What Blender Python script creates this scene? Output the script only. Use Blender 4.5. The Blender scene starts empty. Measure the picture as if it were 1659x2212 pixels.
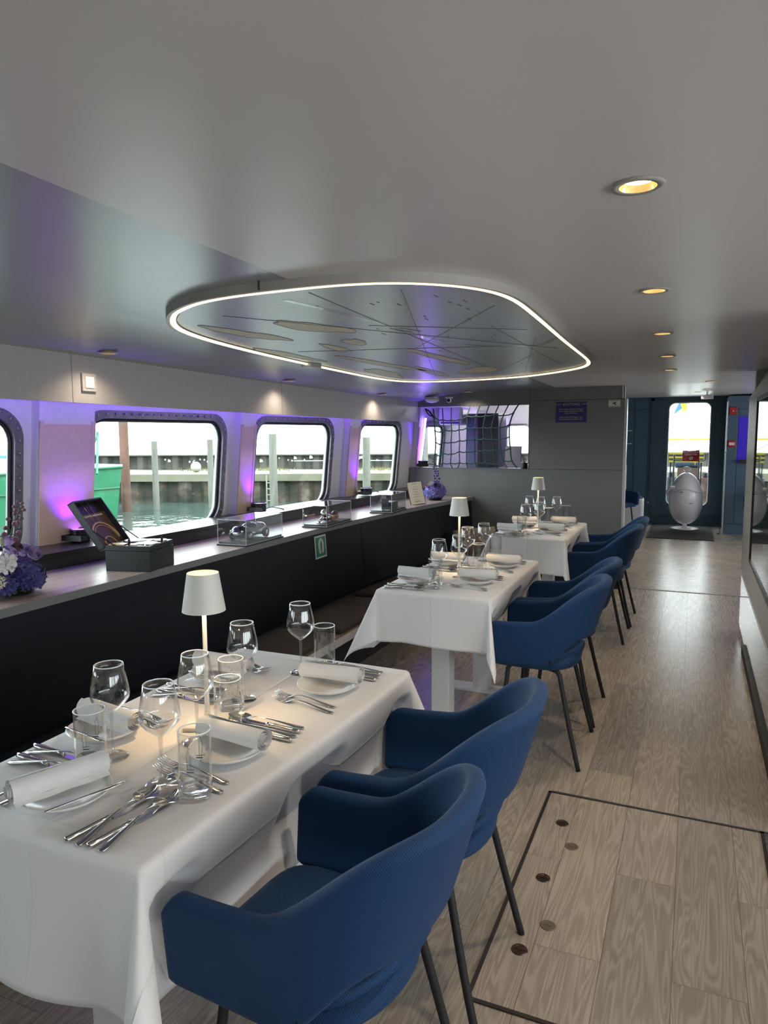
import bpy, bmesh, math, random
from mathutils import Vector, Matrix
random.seed(7)
PI = math.pi
sc = bpy.context.scene
COL = sc.collection

# ------------------------------------------------------------------ camera
cam_d = bpy.data.cameras.new('camera')
cam = bpy.data.objects.new('camera', cam_d)
COL.objects.link(cam)
sc.camera = cam
cam_d.sensor_fit = 'HORIZONTAL'
cam_d.sensor_width = 36.0
cam_d.lens = 36.0 * 1534.0 / 1659.0
cam_d.clip_start = 0.05
cam_d.clip_end = 500
cam.matrix_world = Matrix(((0.9171, -0.0388, 0.3968, 0.0),
                           (0.3985, 0.1018, -0.9115, 0.0),
                           (-0.0050, 0.9940, 0.1088, 1.5),
                           (0, 0, 0, 1)))
# ------------------------------------------------------------------ world, exposure
SKY = 6.5
w = bpy.data.worlds.new('overcast_sky')
sc.world = w
w.use_nodes = True
bg = w.node_tree.nodes['Background']
bg.inputs[0].default_value = (0.90, 0.97, 1.0, 1)
bg.inputs[1].default_value = SKY
sc.view_settings.view_transform = 'Standard'
sc.view_settings.look = 'None'
sc.view_settings.gamma = 1
sc.view_settings.exposure = 0.45
sc.view_settings.use_curve_mapping = False
sc.cycles.max_bounces = 10
sc.cycles.diffuse_bounces = 5
sc.cycles.glossy_bounces = 5
sc.cycles.transparent_max_bounces = 24
sc.cycles.caustics_reflective = False
sc.cycles.caustics_refractive = False
sc.cycles.sample_clamp_indirect = 6.0

def light(name, kind, loc, energy, color=(1, 1, 1), rot=(0, 0, 0), **kw):
    d = bpy.data.lights.new(name, kind)
    d.energy = energy
    d.color = color
    for k, v in kw.items():
        if k == 'portal':
            d.cycles.is_portal = v
        else:
            setattr(d, k, v)
    o = bpy.data.objects.new(name, d)
    o.location = loc
    o.rotation_euler = rot
    COL.objects.link(o)
    return o

# daylight portals: the window openings
def portal(loc, rot, sx, sy):
    light('window_daylight', 'AREA', loc, 1, rot=rot, shape='RECTANGLE', size=sx, size_y=sy, portal=True)
for yc, wy in ((-1.6, 1.15), (0.25, 1.1), (1.94, 1.15), (3.5, 1.1), (5.0, 1.1), (6.4, 0.75)):
    xs = -3.12 - (0.12 * (3.5 - min(yc, 3.5)))*0.6 + 0.03 * max(0, yc - 4) ** 2
    portal((xs, yc, 1.28), (0, -PI / 2, 0), 0.62, wy)
portal((-0.08, 12.7, 1.17), (-PI / 2, 0, 0), 0.6, 1.65)

# ------------------------------------------------------------------ tagging
def tag(o, label=None, cat=None, group=None, kind=None):
    if label: o['label'] = label
    if cat: o['category'] = cat
    if group: o['group'] = group
    if kind: o['kind'] = kind
    return o

# ------------------------------------------------------------------ materials
def mat(name, col, rough=0.5, metal=0.0, **kw):
    m = bpy.data.materials.new(name)
    m.use_nodes = True
    b = m.node_tree.nodes['Principled BSDF']
    b.inputs['Base Color'].default_value = (*col, 1)
    b.inputs['Roughness'].default_value = rough
    b.inputs['Metallic'].default_value = metal
    for k, v in kw.items():
        k2 = {'spec': 'Specular IOR Level', 'emis': 'Emission Color', 'es': 'Emission Strength', 'coat': 'Coat Weight',
              'trans': 'Transmission Weight', 'sheen': 'Sheen Weight', 'ior': 'IOR', 'aniso': 'Anisotropic'}[k]
        b.inputs[k2].default_value = (*v, 1) if k == 'emis' else v
    return m

def N(m, t, **kw):
    n = m.node_tree.nodes.new(t)
    for k, v in kw.items():
        if k.startswith('_'):
            setattr(n, k[1:], v)
        else:
            n.inputs[k.replace('__', ' ')].default_value = v
    return n
def L(m, a, b):
    m.node_tree.links.new(a, b)
def P(m):
    return m.node_tree.nodes['Principled BSDF']
def coords(m, scale=(1, 1, 1), kind='Object', rot=(0, 0, 0)):
    t = N(m, 'ShaderNodeTexCoord'); mp = N(m, 'ShaderNodeMapping')
    mp.inputs['Scale'].default_value = scale
    mp.inputs['Rotation'].default_value = rot
    L(m, t.outputs[kind], mp.inputs[0])
    return mp.outputs[0]
def ramp(m, fac, stops):
    r = N(m, 'ShaderNodeValToRGB')
    e = r.color_ramp.elements
    while len(e) < len(stops): e.new(0.5)
    for i, (p, c) in enumerate(stops):
        e[i].position = p
        e[i].color = (*c, 1) if len(c) == 3 else c
    L(m, fac, r.inputs[0])
    return r.outputs[0]
def bump(m, h, strength=0.2, dist=0.01, normal=None):
    b = N(m, 'ShaderNodeBump', Strength=strength, Distance=dist)
    L(m, h, b.inputs['Height'])
    L(m, b.outputs[0], P(m).inputs['Normal'])
    return b
def math_n(m, op, a, b=None, c=None):
    n = N(m, 'ShaderNodeMath', _operation=op)
    for i, v in enumerate((a, b, c)):
        if v is None: continue
        if isinstance(v, (int, float)): n.inputs[i].default_value = v
        else: L(m, v, n.inputs[i])
    return n.outputs[0]
def mixc(m, fac, a, b, mode='MIX'):
    n = N(m, 'ShaderNodeMix', _data_type='RGBA', _blend_type=mode)
    for i, v in ((0, fac), (6, a), (7, b)):
        if isinstance(v, (int, float)): n.inputs[i].default_value = v
        elif isinstance(v, tuple): n.inputs[i].default_value = (*v, 1)
        else: L(m, v, n.inputs[i])
    return n.outputs[2]
def noisy(name, c1, c2, rough, scale=(30, 30, 30), bumpst=0.0, dist=0.002, detail=4, **kw):
    m = mat(name, c1, rough, **kw)
    n = N(m, 'ShaderNodeTexNoise', Scale=1.0, Detail=detail)
    L(m, coords(m, scale), n.inputs['Vector'])
    L(m, ramp(m, n.outputs[0], [(0.3, c1), (0.7, c2)]), P(m).inputs['Base Color'])
    if bumpst: bump(m, n.outputs[0], bumpst, dist)
    return m
def glass_film(name, tint=(0.97, 0.98, 0.98), ior=1.5, rough=0.0, boost=1.0, edge=None):
    """clear pane: mirror-like share by fresnel, the rest passes straight through"""
    m = bpy.data.materials.new(name)
    m.use_nodes = True
    nt = m.node_tree
    nt.nodes.remove(nt.nodes['Principled BSDF'])
    out = nt.nodes['Material Output']
    tr = nt.nodes.new('ShaderNodeBsdfTransparent'); tr.inputs[0].default_value = (*tint, 1)
    gl = nt.nodes.new('ShaderNodeBsdfGlossy'); gl.inputs['Roughness'].default_value = rough
    gl.inputs['Color'].default_value = (1, 1, 1, 1)
    f0 = ((ior - 1) / (ior + 1)) ** 2
    ge = nt.nodes.new('ShaderNodeNewGeometry'); dt = nt.nodes.new('ShaderNodeVectorMath'); dt.operation = 'DOT_PRODUCT'
    nt.links.new(ge.outputs['Incoming'], dt.inputs[0]); nt.links.new(ge.outputs['Normal'], dt.inputs[1])
    def mth(op, a, b_):
        q = nt.nodes.new('ShaderNodeMath'); q.operation = op; q.use_clamp = False
        for i, v in enumerate((a, b_)):
            if v is None: continue
            if isinstance(v, (int, float)): q.inputs[i].default_value = v
            else: nt.links.new(v, q.inputs[i])
        return q
    ab = mth('ABSOLUTE', dt.outputs['Value'], None); om = mth('SUBTRACT', 1.0, ab.outputs[0]); pw = mth('POWER', om.outputs[0], 4.0)
    sc1 = mth('MULTIPLY', pw.outputs[0], 1.0 - f0); fr = mth('ADD', sc1.outputs[0], f0)
    mx = nt.nodes.new('ShaderNodeMixShader')
    if boost != 1.0:
        mu = nt.nodes.new('ShaderNodeMath'); mu.operation = 'MULTIPLY'; mu.use_clamp = True
        mu.inputs[1].default_value = boost
        nt.links.new(fr.outputs[0], mu.inputs[0]); fo = mu.outputs[0]
    else:
        fo = fr.outputs[0]
    nt.links.new(fo, mx.inputs[0]); nt.links.new(tr.outputs[0], mx.inputs[1]); nt.links.new(gl.outputs[0], mx.inputs[2])
    nt.links.new(mx.outputs[0], out.inputs[0])
    return m

# --- floor: grey-brown planks along Y, chevron boards beyond y = 7.18
def floor_material():
    m = mat('wood_floor', (0.3, 0.25, 0.2), 0.4)
    t = N(m, 'ShaderNodeTexCoord')
    sep = N(m, 'ShaderNodeSeparateXYZ'); L(m, t.outputs['Object'], sep.inputs[0])
    X, Y = sep.outputs[0], sep.outputs[1]
    far = math_n(m, 'GREATER_THAN', Y, 7.18)
    # chevron shear for the far part
    fx = math_n(m, 'PINGPONG', math_n(m, 'ADD', X, 10.0), 0.42)
    cu = math_n(m, 'ADD', Y, math_n(m, 'MULTIPLY', fx, 0.75))
    c1 = N(m, 'ShaderNodeCombineXYZ'); L(m, Y, c1.inputs[0]); L(m, X, c1.inputs[1])
    c2 = N(m, 'ShaderNodeCombineXYZ'); L(m, math_n(m, 'MULTIPLY', fx, 1.4), c2.inputs[0]); L(m, cu, c2.inputs[1])
    vm = N(m, 'ShaderNodeMix', _data_type='VECTOR'); L(m, far, vm.inputs[0]); L(m, c1.outputs[0], vm.inputs[4]); L(m, c2.outputs[0], vm.inputs[5])
    vec = vm.outputs[1]
    br = N(m, 'ShaderNodeTexBrick', Scale=1.0, Mortar__Size=0.0010, Brick__Width=1.2, Row__Height=0.188)
    br.offset = 0.37
    br.inputs['Color1'].default_value = (0.0, 0.0, 0.0, 1); br.inputs['Color2'].default_value = (1, 1, 1, 1); br.inputs['Mortar'].default_value = (0.5, 0.5, 0.5, 1)
    L(m, vec, br.inputs['Vector'])
    # grain: noise stretched along the board, offset per board
    off = N(m, 'ShaderNodeVectorMath', _operation='MULTIPLY_ADD')
    L(m, br.outputs[0], off.inputs[0]); off.inputs[1].default_value = (7, 3, 11); L(m, vec, off.inputs[2])
    mp = N(m, 'ShaderNodeMapping'); mp.inputs['Scale'].default_value = (0.9, 11, 1); L(m, off.outputs[0], mp.inputs[0])
    n1 = N(m, 'ShaderNodeTexNoise', Scale=1.0, Detail=2.0, Distortion=0.35); L(m, mp.outputs[0], n1.inputs['Vector'])
    wv = math_n(m, 'SINE', math_n(m, 'MULTIPLY', n1.outputs[0], 120.0))
    wv = math_n(m, 'MULTIPLY_ADD', wv, 0.5, 0.5)
    mp2 = N(m, 'ShaderNodeMapping'); mp2.inputs['Scale'].default_value = (5, 300, 1); L(m, off.outputs[0], mp2.inputs[0])
    n2 = N(m, 'ShaderNodeTexNoise', Scale=1.0, Detail=2.0); L(m, mp2.outputs[0], n2.inputs['Vector'])
    n3 = N(m, 'ShaderNodeTexNoise', Scale=2.2, Detail=3.0); L(m, t.outputs['Object'], n3.inputs['Vector'])
    g = math_n(m, 'ADD', math_n(m, 'MULTIPLY', wv, 0.28), math_n(m, 'MULTIPLY', n2.outputs[0], 0.72))
    base = ramp(m, g, [(0.15, (0.225, 0.19, 0.158)), (0.5, (0.33, 0.29, 0.248)), (0.85, (0.43, 0.392, 0.345))])
    tint = ramp(m, br.outputs[0], [(0.0, (0.72, 0.73, 0.76)), (1.0, (1.12, 1.06, 0.98))])
    c = mixc(m, 0.75, base, tint, 'MULTIPLY')
    c = mixc(m, 0.6, c, ramp(m, n3.outputs[0], [(0.3, (0.78, 0.78, 0.8)), (0.7, (1.08, 1.05, 1.0))]), 'MULTIPLY')
    c = mixc(m, br.outputs['Fac'], c, (0.11, 0.085, 0.06))
    L(m, c, P(m).inputs['Base Color'])
    L(m, ramp(m, g, [(0.0, (0.20,) * 3), (1.0, (0.34,) * 3)]), P(m).inputs['Roughness'])
    h = math_n(m, 'SUBTRACT', math_n(m, 'MULTIPLY', g, 0.5), br.outputs['Fac'])
    bump(m, h, 0.35, 0.0012)
    return m
M = {}
M['floor'] = floor_material()

def wood_top():
    m = mat('ash_wood', (0.5, 0.44, 0.38), 0.32)
    mp = coords(m, (30, 1.6, 30))
    n = N(m, 'ShaderNodeTexNoise', Scale=1.6, Detail=6.0, Distortion=0.4); L(m, mp, n.inputs['Vector'])
    L(m, ramp(m, n.outputs[0], [(0.3, (0.30, 0.225, 0.175)), (0.55, (0.42, 0.35, 0.295)), (0.75, (0.50, 0.43, 0.37))]), P(m).inputs['Base Color'])
    bump(m, n.outputs[0], 0.12, 0.001)
    return m
M['ash'] = wood_top()

def ceiling_material(nm, c, r):
    m = mat(nm, c, r, spec=0.6)
    n = N(m, 'ShaderNodeTexNoise', Scale=1.0, Detail=2.0); L(m, coords(m, (0.5, 7, 1)), n.inputs['Vector'])
    n2 = N(m, 'ShaderNodeTexNoise', Scale=1.0, Detail=2.0); L(m, coords(m, (4, 140, 1)), n2.inputs['Vector'])
    h = math_n(m, 'ADD', n.outputs[0], math_n(m, 'MULTIPLY', n2.outputs[0], 0.02))
    bump(m, h, 0.25, 0.004)
    return m
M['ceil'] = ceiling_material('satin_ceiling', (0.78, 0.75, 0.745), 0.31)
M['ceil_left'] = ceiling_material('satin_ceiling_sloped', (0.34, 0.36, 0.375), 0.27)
M['beam'] = noisy('warm_grey_laminate', (0.42, 0.40, 0.385), (0.45, 0.43, 0.41), 0.42)
M['bulk'] = noisy('grey_laminate', (0.200, 0.203, 0.198), (0.212, 0.215, 0.208), 0.38, (3, 3, 40))
M['bulk_edge'] = mat('pale_grey_edge', (0.5, 0.53, 0.53), 0.3)
M['hull'] = noisy('white_hull_paint', (0.70, 0.70, 0.70), (0.75, 0.75, 0.75), 0.4)
M['frame'] = noisy('window_frame_paint', (0.15, 0.145, 0.155), (0.21, 0.205, 0.215), 0.35, metal=0.3)
M['gasket'] = mat('black_rubber', (0.012, 0.014, 0.014), 0.4)
M['bolt'] = mat('bolt_steel', (0.35, 0.33, 0.3), 0.3, 0.9)
M['panel_cream'] = noisy('cream_translucent_panel', (0.66, 0.50, 0.38), (0.70, 0.54, 0.41), 0.5)
M['black_panel'] = noisy('black_blue_panel', (0.006, 0.008, 0.012), (0.011, 0.014, 0.020), 0.55, (2, 2, 50), spec=0.25)
M['black'] = mat('black_plastic', (0.010, 0.010, 0.011), 0.35)
M['black_matte'] = mat('black_matte', (0.012, 0.013, 0.015), 0.6)
M['ledge_black'] = noisy('black_wood_ledge', (0.014, 0.013, 0.014), (0.022, 0.02, 0.02), 0.3, (60, 3, 60))
M['edge_grey'] = mat('counter_edge_grey', (0.20, 0.20, 0.20), 0.4)
M['wallgrey'] = noisy('satin_grey_wall', (0.36, 0.345, 0.315), (0.38, 0.365, 0.335), 0.33, (2, 2, 40), metal=0.35)
M['mirror'] = mat('polished_lower_panel', (0.55, 0.53, 0.50), 0.06, 1.0)
M['darkmetal'] = mat('dark_trim', (0.02, 0.02, 0.02), 0.35)
M['tvglass'] = mat('dark_glass', (0.06, 0.065, 0.06), 0.02, 0.6, spec=1.0)
M['navy_wall'] = noisy('petrol_blue_wall', (0.060, 0.112, 0.170), (0.068, 0.124, 0.185), 0.32, (2, 2, 2))
M['petrol_door'] = noisy('petrol_green_steel', (0.036, 0.075, 0.095), (0.045, 0.088, 0.108), 0.35, (6, 6, 6))
M['silver'] = mat('brushed_aluminium', (0.65, 0.67, 0.67), 0.25, 0.9)
M['steel'] = mat('polished_cutlery_steel', (0.70, 0.68, 0.66), 0.09, 1.0)
M['white'] = mat('white_paint', (0.75, 0.75, 0.75), 0.4)
M['porcelain'] = mat('white_porcelain', (0.82, 0.81, 0.78), 0.22, spec=0.4)
M['lampwhite'] = mat('white_lamp_metal', (0.78, 0.76, 0.70), 0.45)
M['gasketwhite'] = mat('white_sealant', (0.75, 0.75, 0.72), 0.4)
M['paneglass'] = glass_film('window_glass', (0.86, 0.92, 0.91), 1.45)
M['caseglass'] = glass_film('acrylic_case', (0.93, 0.95, 0.95), 1.5, boost=1.6)
M['wineglass'] = glass_film('drinking_glass', (0.965, 0.97, 0.97), 1.5, boost=1.25)
M['glassbase'] = glass_film('thick_glass', (0.90, 0.91, 0.91), 1.6, rough=0.02, boost=1.5)
M['rim'] = mat('glass_rim_glint', (0.95, 0.96, 0.97), 0.05, spec=1.0)  # opaque white, the bright reflection along glass rims is put into the colour
M['etch'] = mat('grey_print', (0.12, 0.12, 0.12), 0.6)

def cloth_mat(name, col, creases):
    m = mat(name, col, 0.75, sheen=0.25)
    t = N(m, 'ShaderNodeTexCoord')
    ck = N(m, 'ShaderNodeTexWave', Scale=140.0); L(m, t.outputs['UV'], ck.inputs['Vector'])
    sep = N(m, 'ShaderNodeSeparateXYZ'); L(m, t.outputs['UV'], sep.inputs[0])
    nz = N(m, 'ShaderNodeTexNoise', Scale=6.0, Detail=2.0); L(m, t.outputs['UV'], nz.inputs['Vector'])
    h = math_n(m, 'MULTIPLY', nz.outputs[0], 0.0016)
    for axis, pos, s in creases:
        d = math_n(m, 'ABSOLUTE', math_n(m, 'SUBTRACT', sep.outputs[axis], pos))
        g = math_n(m, 'POWER', 2.7183, math_n(m, 'MULTIPLY', d, -190.0))
        h = math_n(m, 'MULTIPLY_ADD', g, s, h)
    b = bump(m, h, 1.0, 1.0)
    b2 = N(m, 'ShaderNodeBump', Strength=0.12, Distance=0.0006)
    n2 = N(m, 'ShaderNodeTexNoise', Scale=420.0); L(m, t.outputs['UV'], n2.inputs['Vector'])
    L(m, n2.outputs[0], b2.inputs['Height']); L(m, b.outputs[0], b2.inputs['Normal'])
    L(m, b2.outputs[0], P(m).inputs['Normal'])
    return m
M['cloth'] = cloth_mat('white_tablecloth', (0.79, 0.78, 0.78),
                       [(0, 0.0, 0.0022), (1, 0.0, 0.0018), (0, 0.46, 0.002), (1, 0.52, 0.002), (0, -0.46, 0.002), (1, -0.52, 0.002)])
M['napkin'] = noisy('white_napkin', (0.76, 0.75, 0.74), (0.80, 0.79, 0.78), 0.8, (300, 300, 300), 0.2, 0.0005, sheen=0.2)

def blue_fabric():
    m = mat('blue_fabric', (0.015, 0.075, 0.205), 0.75, sheen=0.06, spec=0.3)
    v = coords(m, (1, 1, 1))
    wv = N(m, 'ShaderNodeTexWave', Scale=95.0, Distortion=0.6, Detail=1.0); wv.bands_direction = 'DIAGONAL'
    L(m, v, wv.inputs['Vector'])
    n = N(m, 'ShaderNodeTexNoise', Scale=500.0, Detail=2.0); L(m, v, n.inputs['Vector'])
    f = math_n(m, 'ADD', math_n(m, 'MULTIPLY', wv.outputs[1], 0.5), math_n(m, 'MULTIPLY', n.outputs[0], 0.5))
    L(m, ramp(m, f, [(0.25, (0.0035, 0.027, 0.088)), (0.8, (0.009, 0.057, 0.160))]), P(m).inputs['Base Color'])
    bump(m, f, 0.35, 0.0012)
    return m
M['blue'] = blue_fabric()
M['brown_felt'] = noisy('brown_felt', (0.045, 0.036, 0.030), (0.085, 0.068, 0.055), 0.95, (160, 160, 160), 0.5, 0.003)
M['navy_felt'] = noisy('navy_felt', (0.012, 0.018, 0.032), (0.02, 0.028, 0.045), 0.9, (160, 160, 160), 0.3, 0.002)
M['bench_wood'] = noisy('bench_wood', (0.24, 0.19, 0.13), (0.30, 0.24, 0.17), 0.4, (40, 4, 40))
M['bench_front'] = mat('bench_front_strip', (0.62, 0.58, 0.60), 0.35)
M['tan'] = noisy('tan_velvet', (0.33, 0.26, 0.17), (0.40, 0.32, 0.22), 0.8, (40, 40, 40), 0.1, 0.003)
M['purple_led'] = mat('purple_led_lens', (0.1, 0.02, 0.2), 0.3, emis=(0.30, 0.08, 1.0), es=5.0)
M['tube'] = mat('purple_led_tube', (0.3, 0.2, 0.4), 0.3, emis=(0.45, 0.30, 1.0), es=6.0)
M['ringled'] = mat('warm_led_strip', (0.6, 0.55, 0.5), 0.4, emis=(1.0, 0.78, 0.42), es=2.0)
M['lampled'] = mat('lamp_disc', (0.6, 0.55, 0.5), 0.4, emis=(1.0, 0.80, 0.52), es=10.0)
M['reflector'] = mat('gold_reflector', (0.85, 0.62, 0.28), 0.25, 0.6)
M['green_sign'] = mat('green_sign', (0.02, 0.23, 0.10), 0.4)
M['sign_white'] = mat('sign_white', (0.75, 0.75, 0.72), 0.5)
M['sign_blue'] = mat('sign_navy', (0.014, 0.016, 0.17), 0.35)
M['sign_yellow'] = mat('sign_cream_text', (0.48, 0.42, 0.24), 0.5)
M['sign_red'] = mat('sign_red', (0.42, 0.012, 0.020), 0.4)
M['paper'] = mat('cream_paper', (0.74, 0.67, 0.52), 0.6)
M['ink'] = mat('black_ink', (0.03, 0.03, 0.03), 0.6)
M['grey_ink'] = mat('grey_ink', (0.22, 0.2, 0.17), 0.6)
M['rope'] = noisy('green_rope', (0.030, 0.085, 0.080), (0.06, 0.14, 0.125), 0.8, (300, 300, 300), 0.5, 0.002)

# ------------------------------------------------------------------ mesh helpers
class MB:
    def __init__(s):
        s.v = []; s.f = []; s.mi = []; s.uv = None; s.cur = 0
    def add(s, vs, fs, M4=None):
        b = len(s.v)
        for p in vs:
            s.v.append(tuple(M4 @ Vector(p)) if M4 is not None else tuple(p))
        for f in fs:
            s.f.append(tuple(b + i for i in f)); s.mi.append(s.cur)
        return s
    def box(s, x0, x1, y0, y1, z0, z1, M4=None):
        vs = [(x, y, z) for x in (x0, x1) for y in (y0, y1) for z in (z0, z1)]
        return s.add(vs, [(0, 1, 3, 2), (4, 6, 7, 5), (0, 4, 5, 1), (2, 3, 7, 6), (0, 2, 6, 4), (1, 5, 7, 3)], M4)
    def tube(s, pts, r, n=8, cap=True, closed=False, M4=None):
        pts = [Vector(p) for p in pts]
        m = len(pts)
        rs = r if isinstance(r, (list, tuple)) else [r] * m
        rings = []
        up = None
        for i, p in enumerate(pts):
            if closed:
                t = pts[(i + 1) % m] - pts[i - 1]
            else:
                t = pts[min(i + 1, m - 1)] - pts[max(i - 1, 0)]
            t.normalize()
            if up is None:
                a = t.cross(Vector((0, 0, 1)) if abs(t.z) < 0.9 else Vector((1, 0, 0))).normalized()
            else:
                a = up - t * up.dot(t)
                if a.length < 1e-5: a = t.orthogonal()
                a.normalize()
            bb = t.cross(a).normalized()
            rings.append([p + a * (rs[i] * math.cos(2 * PI * k / n)) + bb * (rs[i] * math.sin(2 * PI * k / n)) for k in range(n)])
            up = a
        vs = [q for rg in rings for q in rg]
        fs = []
        rngi = range(m) if closed else range(m - 1)
        for i in rngi:
            j = (i + 1) % m
            for k in range(n):
                k2 = (k + 1) % n
                fs.append((i * n + k, i * n + k2, j * n + k2, j * n + k))
        if cap and not closed:
            fs.append(tuple(range(n - 1, -1, -1))); fs.append(tuple((m - 1) * n + k for k in range(n)))
        return s.add(vs, fs, M4)
    def lathe(s, prof, c=(0, 0, 0), n=32, M4=None, close=False):
        vs = []; fs = []
        for (r, z) in prof:
            for k in range(n):
                a = 2 * PI * k / n
                vs.append((c[0] + r * math.cos(a), c[1] + r * math.sin(a), c[2] + z))
        m = len(prof)
        for i in range(m if close else m - 1):
            j = (i + 1) % m
            for k in range(n):
                k2 = (k + 1) % n
                fs.append((i * n + k, i * n + k2, j * n + k2, j * n + k))
        return s.add(vs, fs, M4)
    def grid(s, fn, nu, nv, M4=None):
        vs = [fn(i / nu, j / nv) for i in range(nu + 1) for j in range(nv + 1)]
        w_ = nv + 1
        fs = [(i * w_ + j, (i + 1) * w_ + j, (i + 1) * w_ + j + 1, i * w_ + j + 1) for i in range(nu) for j in range(nv)]
        return s.add(vs, fs, M4)
    def ball(s, c, r, n=8, m=6, M4=None, sq=(1, 1, 1)):
        vs = []; fs = []
        for i in range(m + 1):
            th = PI * i / m
            for k in range(n):
                a = 2 * PI * k / n
                vs.append((c[0] + r * sq[0] * math.sin(th) * math.cos(a), c[1] + r * sq[1] * math.sin(th) * math.sin(a), c[2] + r * sq[2] * math.cos(th)))
        for i in range(m):
            for k in range(n):
                k2 = (k + 1) % n
                fs.append((i * n + k, (i + 1) * n + k, (i + 1) * n + k2, i * n + k2))
        return s.add(vs, fs, M4)
    def prism(s, poly, z0, z1, M4=None):
        n = len(poly)
        vs = [(x, y, z0) for x, y in poly] + [(x, y, z1) for x, y in poly]
        fs = [tuple(range(n - 1, -1, -1)), tuple(range(n, 2 * n))] + [(i, (i + 1) % n, n + (i + 1) % n, n + i) for i in range(n)]
        return s.add(vs, fs, M4)
    def build(s, name, m, parent=None, smooth=False, bevel=0, subsurf=0, solid=0, loc=None, rot=None, angle=None):
        me = bpy.data.meshes.new(name)
        me.from_pydata(s.v, [], s.f)
        ms = m if isinstance(m, (list, tuple)) else [m]
        for q in ms: me.materials.append(q)
        if len(ms) > 1:
            me.polygons.foreach_set('material_index', s.mi)
        me.validate(); 
        if s.uv:
            uvl = me.uv_layers.new(name='UVMap')
            for lp in me.loops:
                uvl.data[lp.index].uv = s.uv[lp.vertex_index]
        bm = bmesh.new(); bm.from_mesh(me); bmesh.ops.recalc_face_normals(bm, faces=bm.faces); bm.to_mesh(me); bm.free()
        if smooth:
            me.shade_smooth()
        o = bpy.data.objects.new(name, me)
        COL.objects.link(o)
        if parent: o.parent = parent
        if loc: o.location = loc
        if rot: o.rotation_euler = rot
        if solid:
            md = o.modifiers.new('s', 'SOLIDIFY'); md.thickness = solid; md.offset = -1
        if bevel:
            md = o.modifiers.new('b', 'BEVEL'); md.width = bevel; md.segments = 2; md.limit_method = 'ANGLE'
        if subsurf:
            md = o.modifiers.new('u', 'SUBSURF'); md.levels = subsurf; md.render_levels = subsurf
        if angle:
            try: me.set_sharp_from_angle(angle=angle)
            except Exception: pass
        return o

def empty(name, loc, rz=0, label=None, cat=None, group=None, kind=None):
    o = bpy.data.objects.new(name, None)
    COL.objects.link(o)
    o.location = loc; o.rotation_euler = (0, 0, rz)
    o.empty_display_size = 0.05
    return tag(o, label, cat, group, kind)

def copy_tree(o, parent=None):
    c = o.copy(); COL.objects.link(c); c.parent = parent
    for ch in list(o.children): copy_tree(ch, c)
    return c
def place(proto, used, loc, rz, label, group=None, cat=None):
    o = copy_tree(proto) if used[0] else proto
    used[0] = True
    o.location = loc
    o.rotation_euler = (0, 0, rz)
    return tag(o, label, cat, group)
def struct(o):
    o['kind'] = 'structure'; return o

def text_mesh(body, size, name, m, parent, M4, align='CENTER', ext=0.0003, xscale=1.0):
    cu = bpy.data.curves.new('t', 'FONT')
    cu.body = body; cu.size = size; cu.align_x = align; cu.align_y = 'CENTER'; cu.extrude = ext; cu.offset = size * 0.016; cu.resolution_u = 2
    ob = bpy.data.objects.new('t', cu); COL.objects.link(ob)
    dg = bpy.context.evaluated_depsgraph_get()
    me = bpy.data.meshes.new_from_object(ob.evaluated_get(dg))
    COL.objects.unlink(ob); bpy.data.objects.remove(ob)
    me.name = name
    me.transform(M4 @ Matrix.Diagonal((xscale, 1, 1, 1)))
    me.materials.clear(); me.materials.append(m)
    o = bpy.data.objects.new(name, me); COL.objects.link(o)
    if parent: o.parent = parent
    return o
def facing_camera_wall(x, y, z):      # text plane on a wall whose face looks towards -Y
    return Matrix.Translation((x, y, z)) @ Matrix.Rotation(PI / 2, 4, 'X')

def rrect(y0, y1, z0, z1, r, n=6):
    pts = []
    for (cy, cz, a0) in ((y1 - r, z1 - r, 0), (y0 + r, z1 - r, PI / 2), (y0 + r, z0 + r, PI), (y1 - r, z0 + r, 1.5 * PI)):
        for k in range(n + 1):
            a = a0 + PI / 2 * k / n
            pts.append((cy + r * math.cos(a), cz + r * math.sin(a)))
    return pts

# ================================================================== STRUCTURE
def sh(y):                      # how far the hull side bends in plan
    if y < 3.5: return -0.10 * (3.5 - max(y, 1.5)) - 0.02 * max(0, 1.5 - y)
    if y < 4: return 0.0
    if y < 6.7: return 0.03 * (y - 4) ** 2
    return 0.2187 + 0.05 * (y - 6.7)
def hx(y, z): return -3.06 + sh(y) + 0.10 * (z - 0.932)
def sc_(y):                     # counter front
    return 0.0 if y < 4 else 0.03 * (y - 4) ** 2
ZC = 1.945
def zceil(y): return ZC + (0 if y < 7.1 else (y - 7.1) * 0.024)

# floor
b = MB(); b.box(-2.9, 3.0, -3.0, 12.9, -0.06, 0.0)
struct(b.build('floor', M['floor']))

# ceiling (right part flat, left part cambered down to the beam)
def xf(y): return -1.03 - 0.033 * y
def xbeam(y): return -2.80 + 0.11 * (max(0, y - 4) / 3.1) ** 2
def zbt(y): return 1.905 - 0.0125 * max(0, y - 2)
def zbb(y): return 1.668 - 0.0085 * max(0, y - 2)
ys = [-3 + i * 0.42 for i in range(25)] + [7.1]
b = MB()
rows = []
for y in ys:
    row = [(3.0, y, ZC), (xf(y), y, ZC)]
    for k in range(1, 7):
        t = k / 6
        row.append((xf(y) + (xbeam(y) - xf(y)) * t, y, ZC + (zbt(y) - ZC) * t ** 3.5))
    rows.append(row)
for i in range(len(rows) - 1):
    for k in range(1, 7):
        b.add([rows[i][k], rows[i + 1][k], rows[i + 1][k + 1], rows[i][k + 1]], [(0, 1, 2, 3)])
struct(b.build('ceiling_left', M['ceil_left'], None, True))
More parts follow.
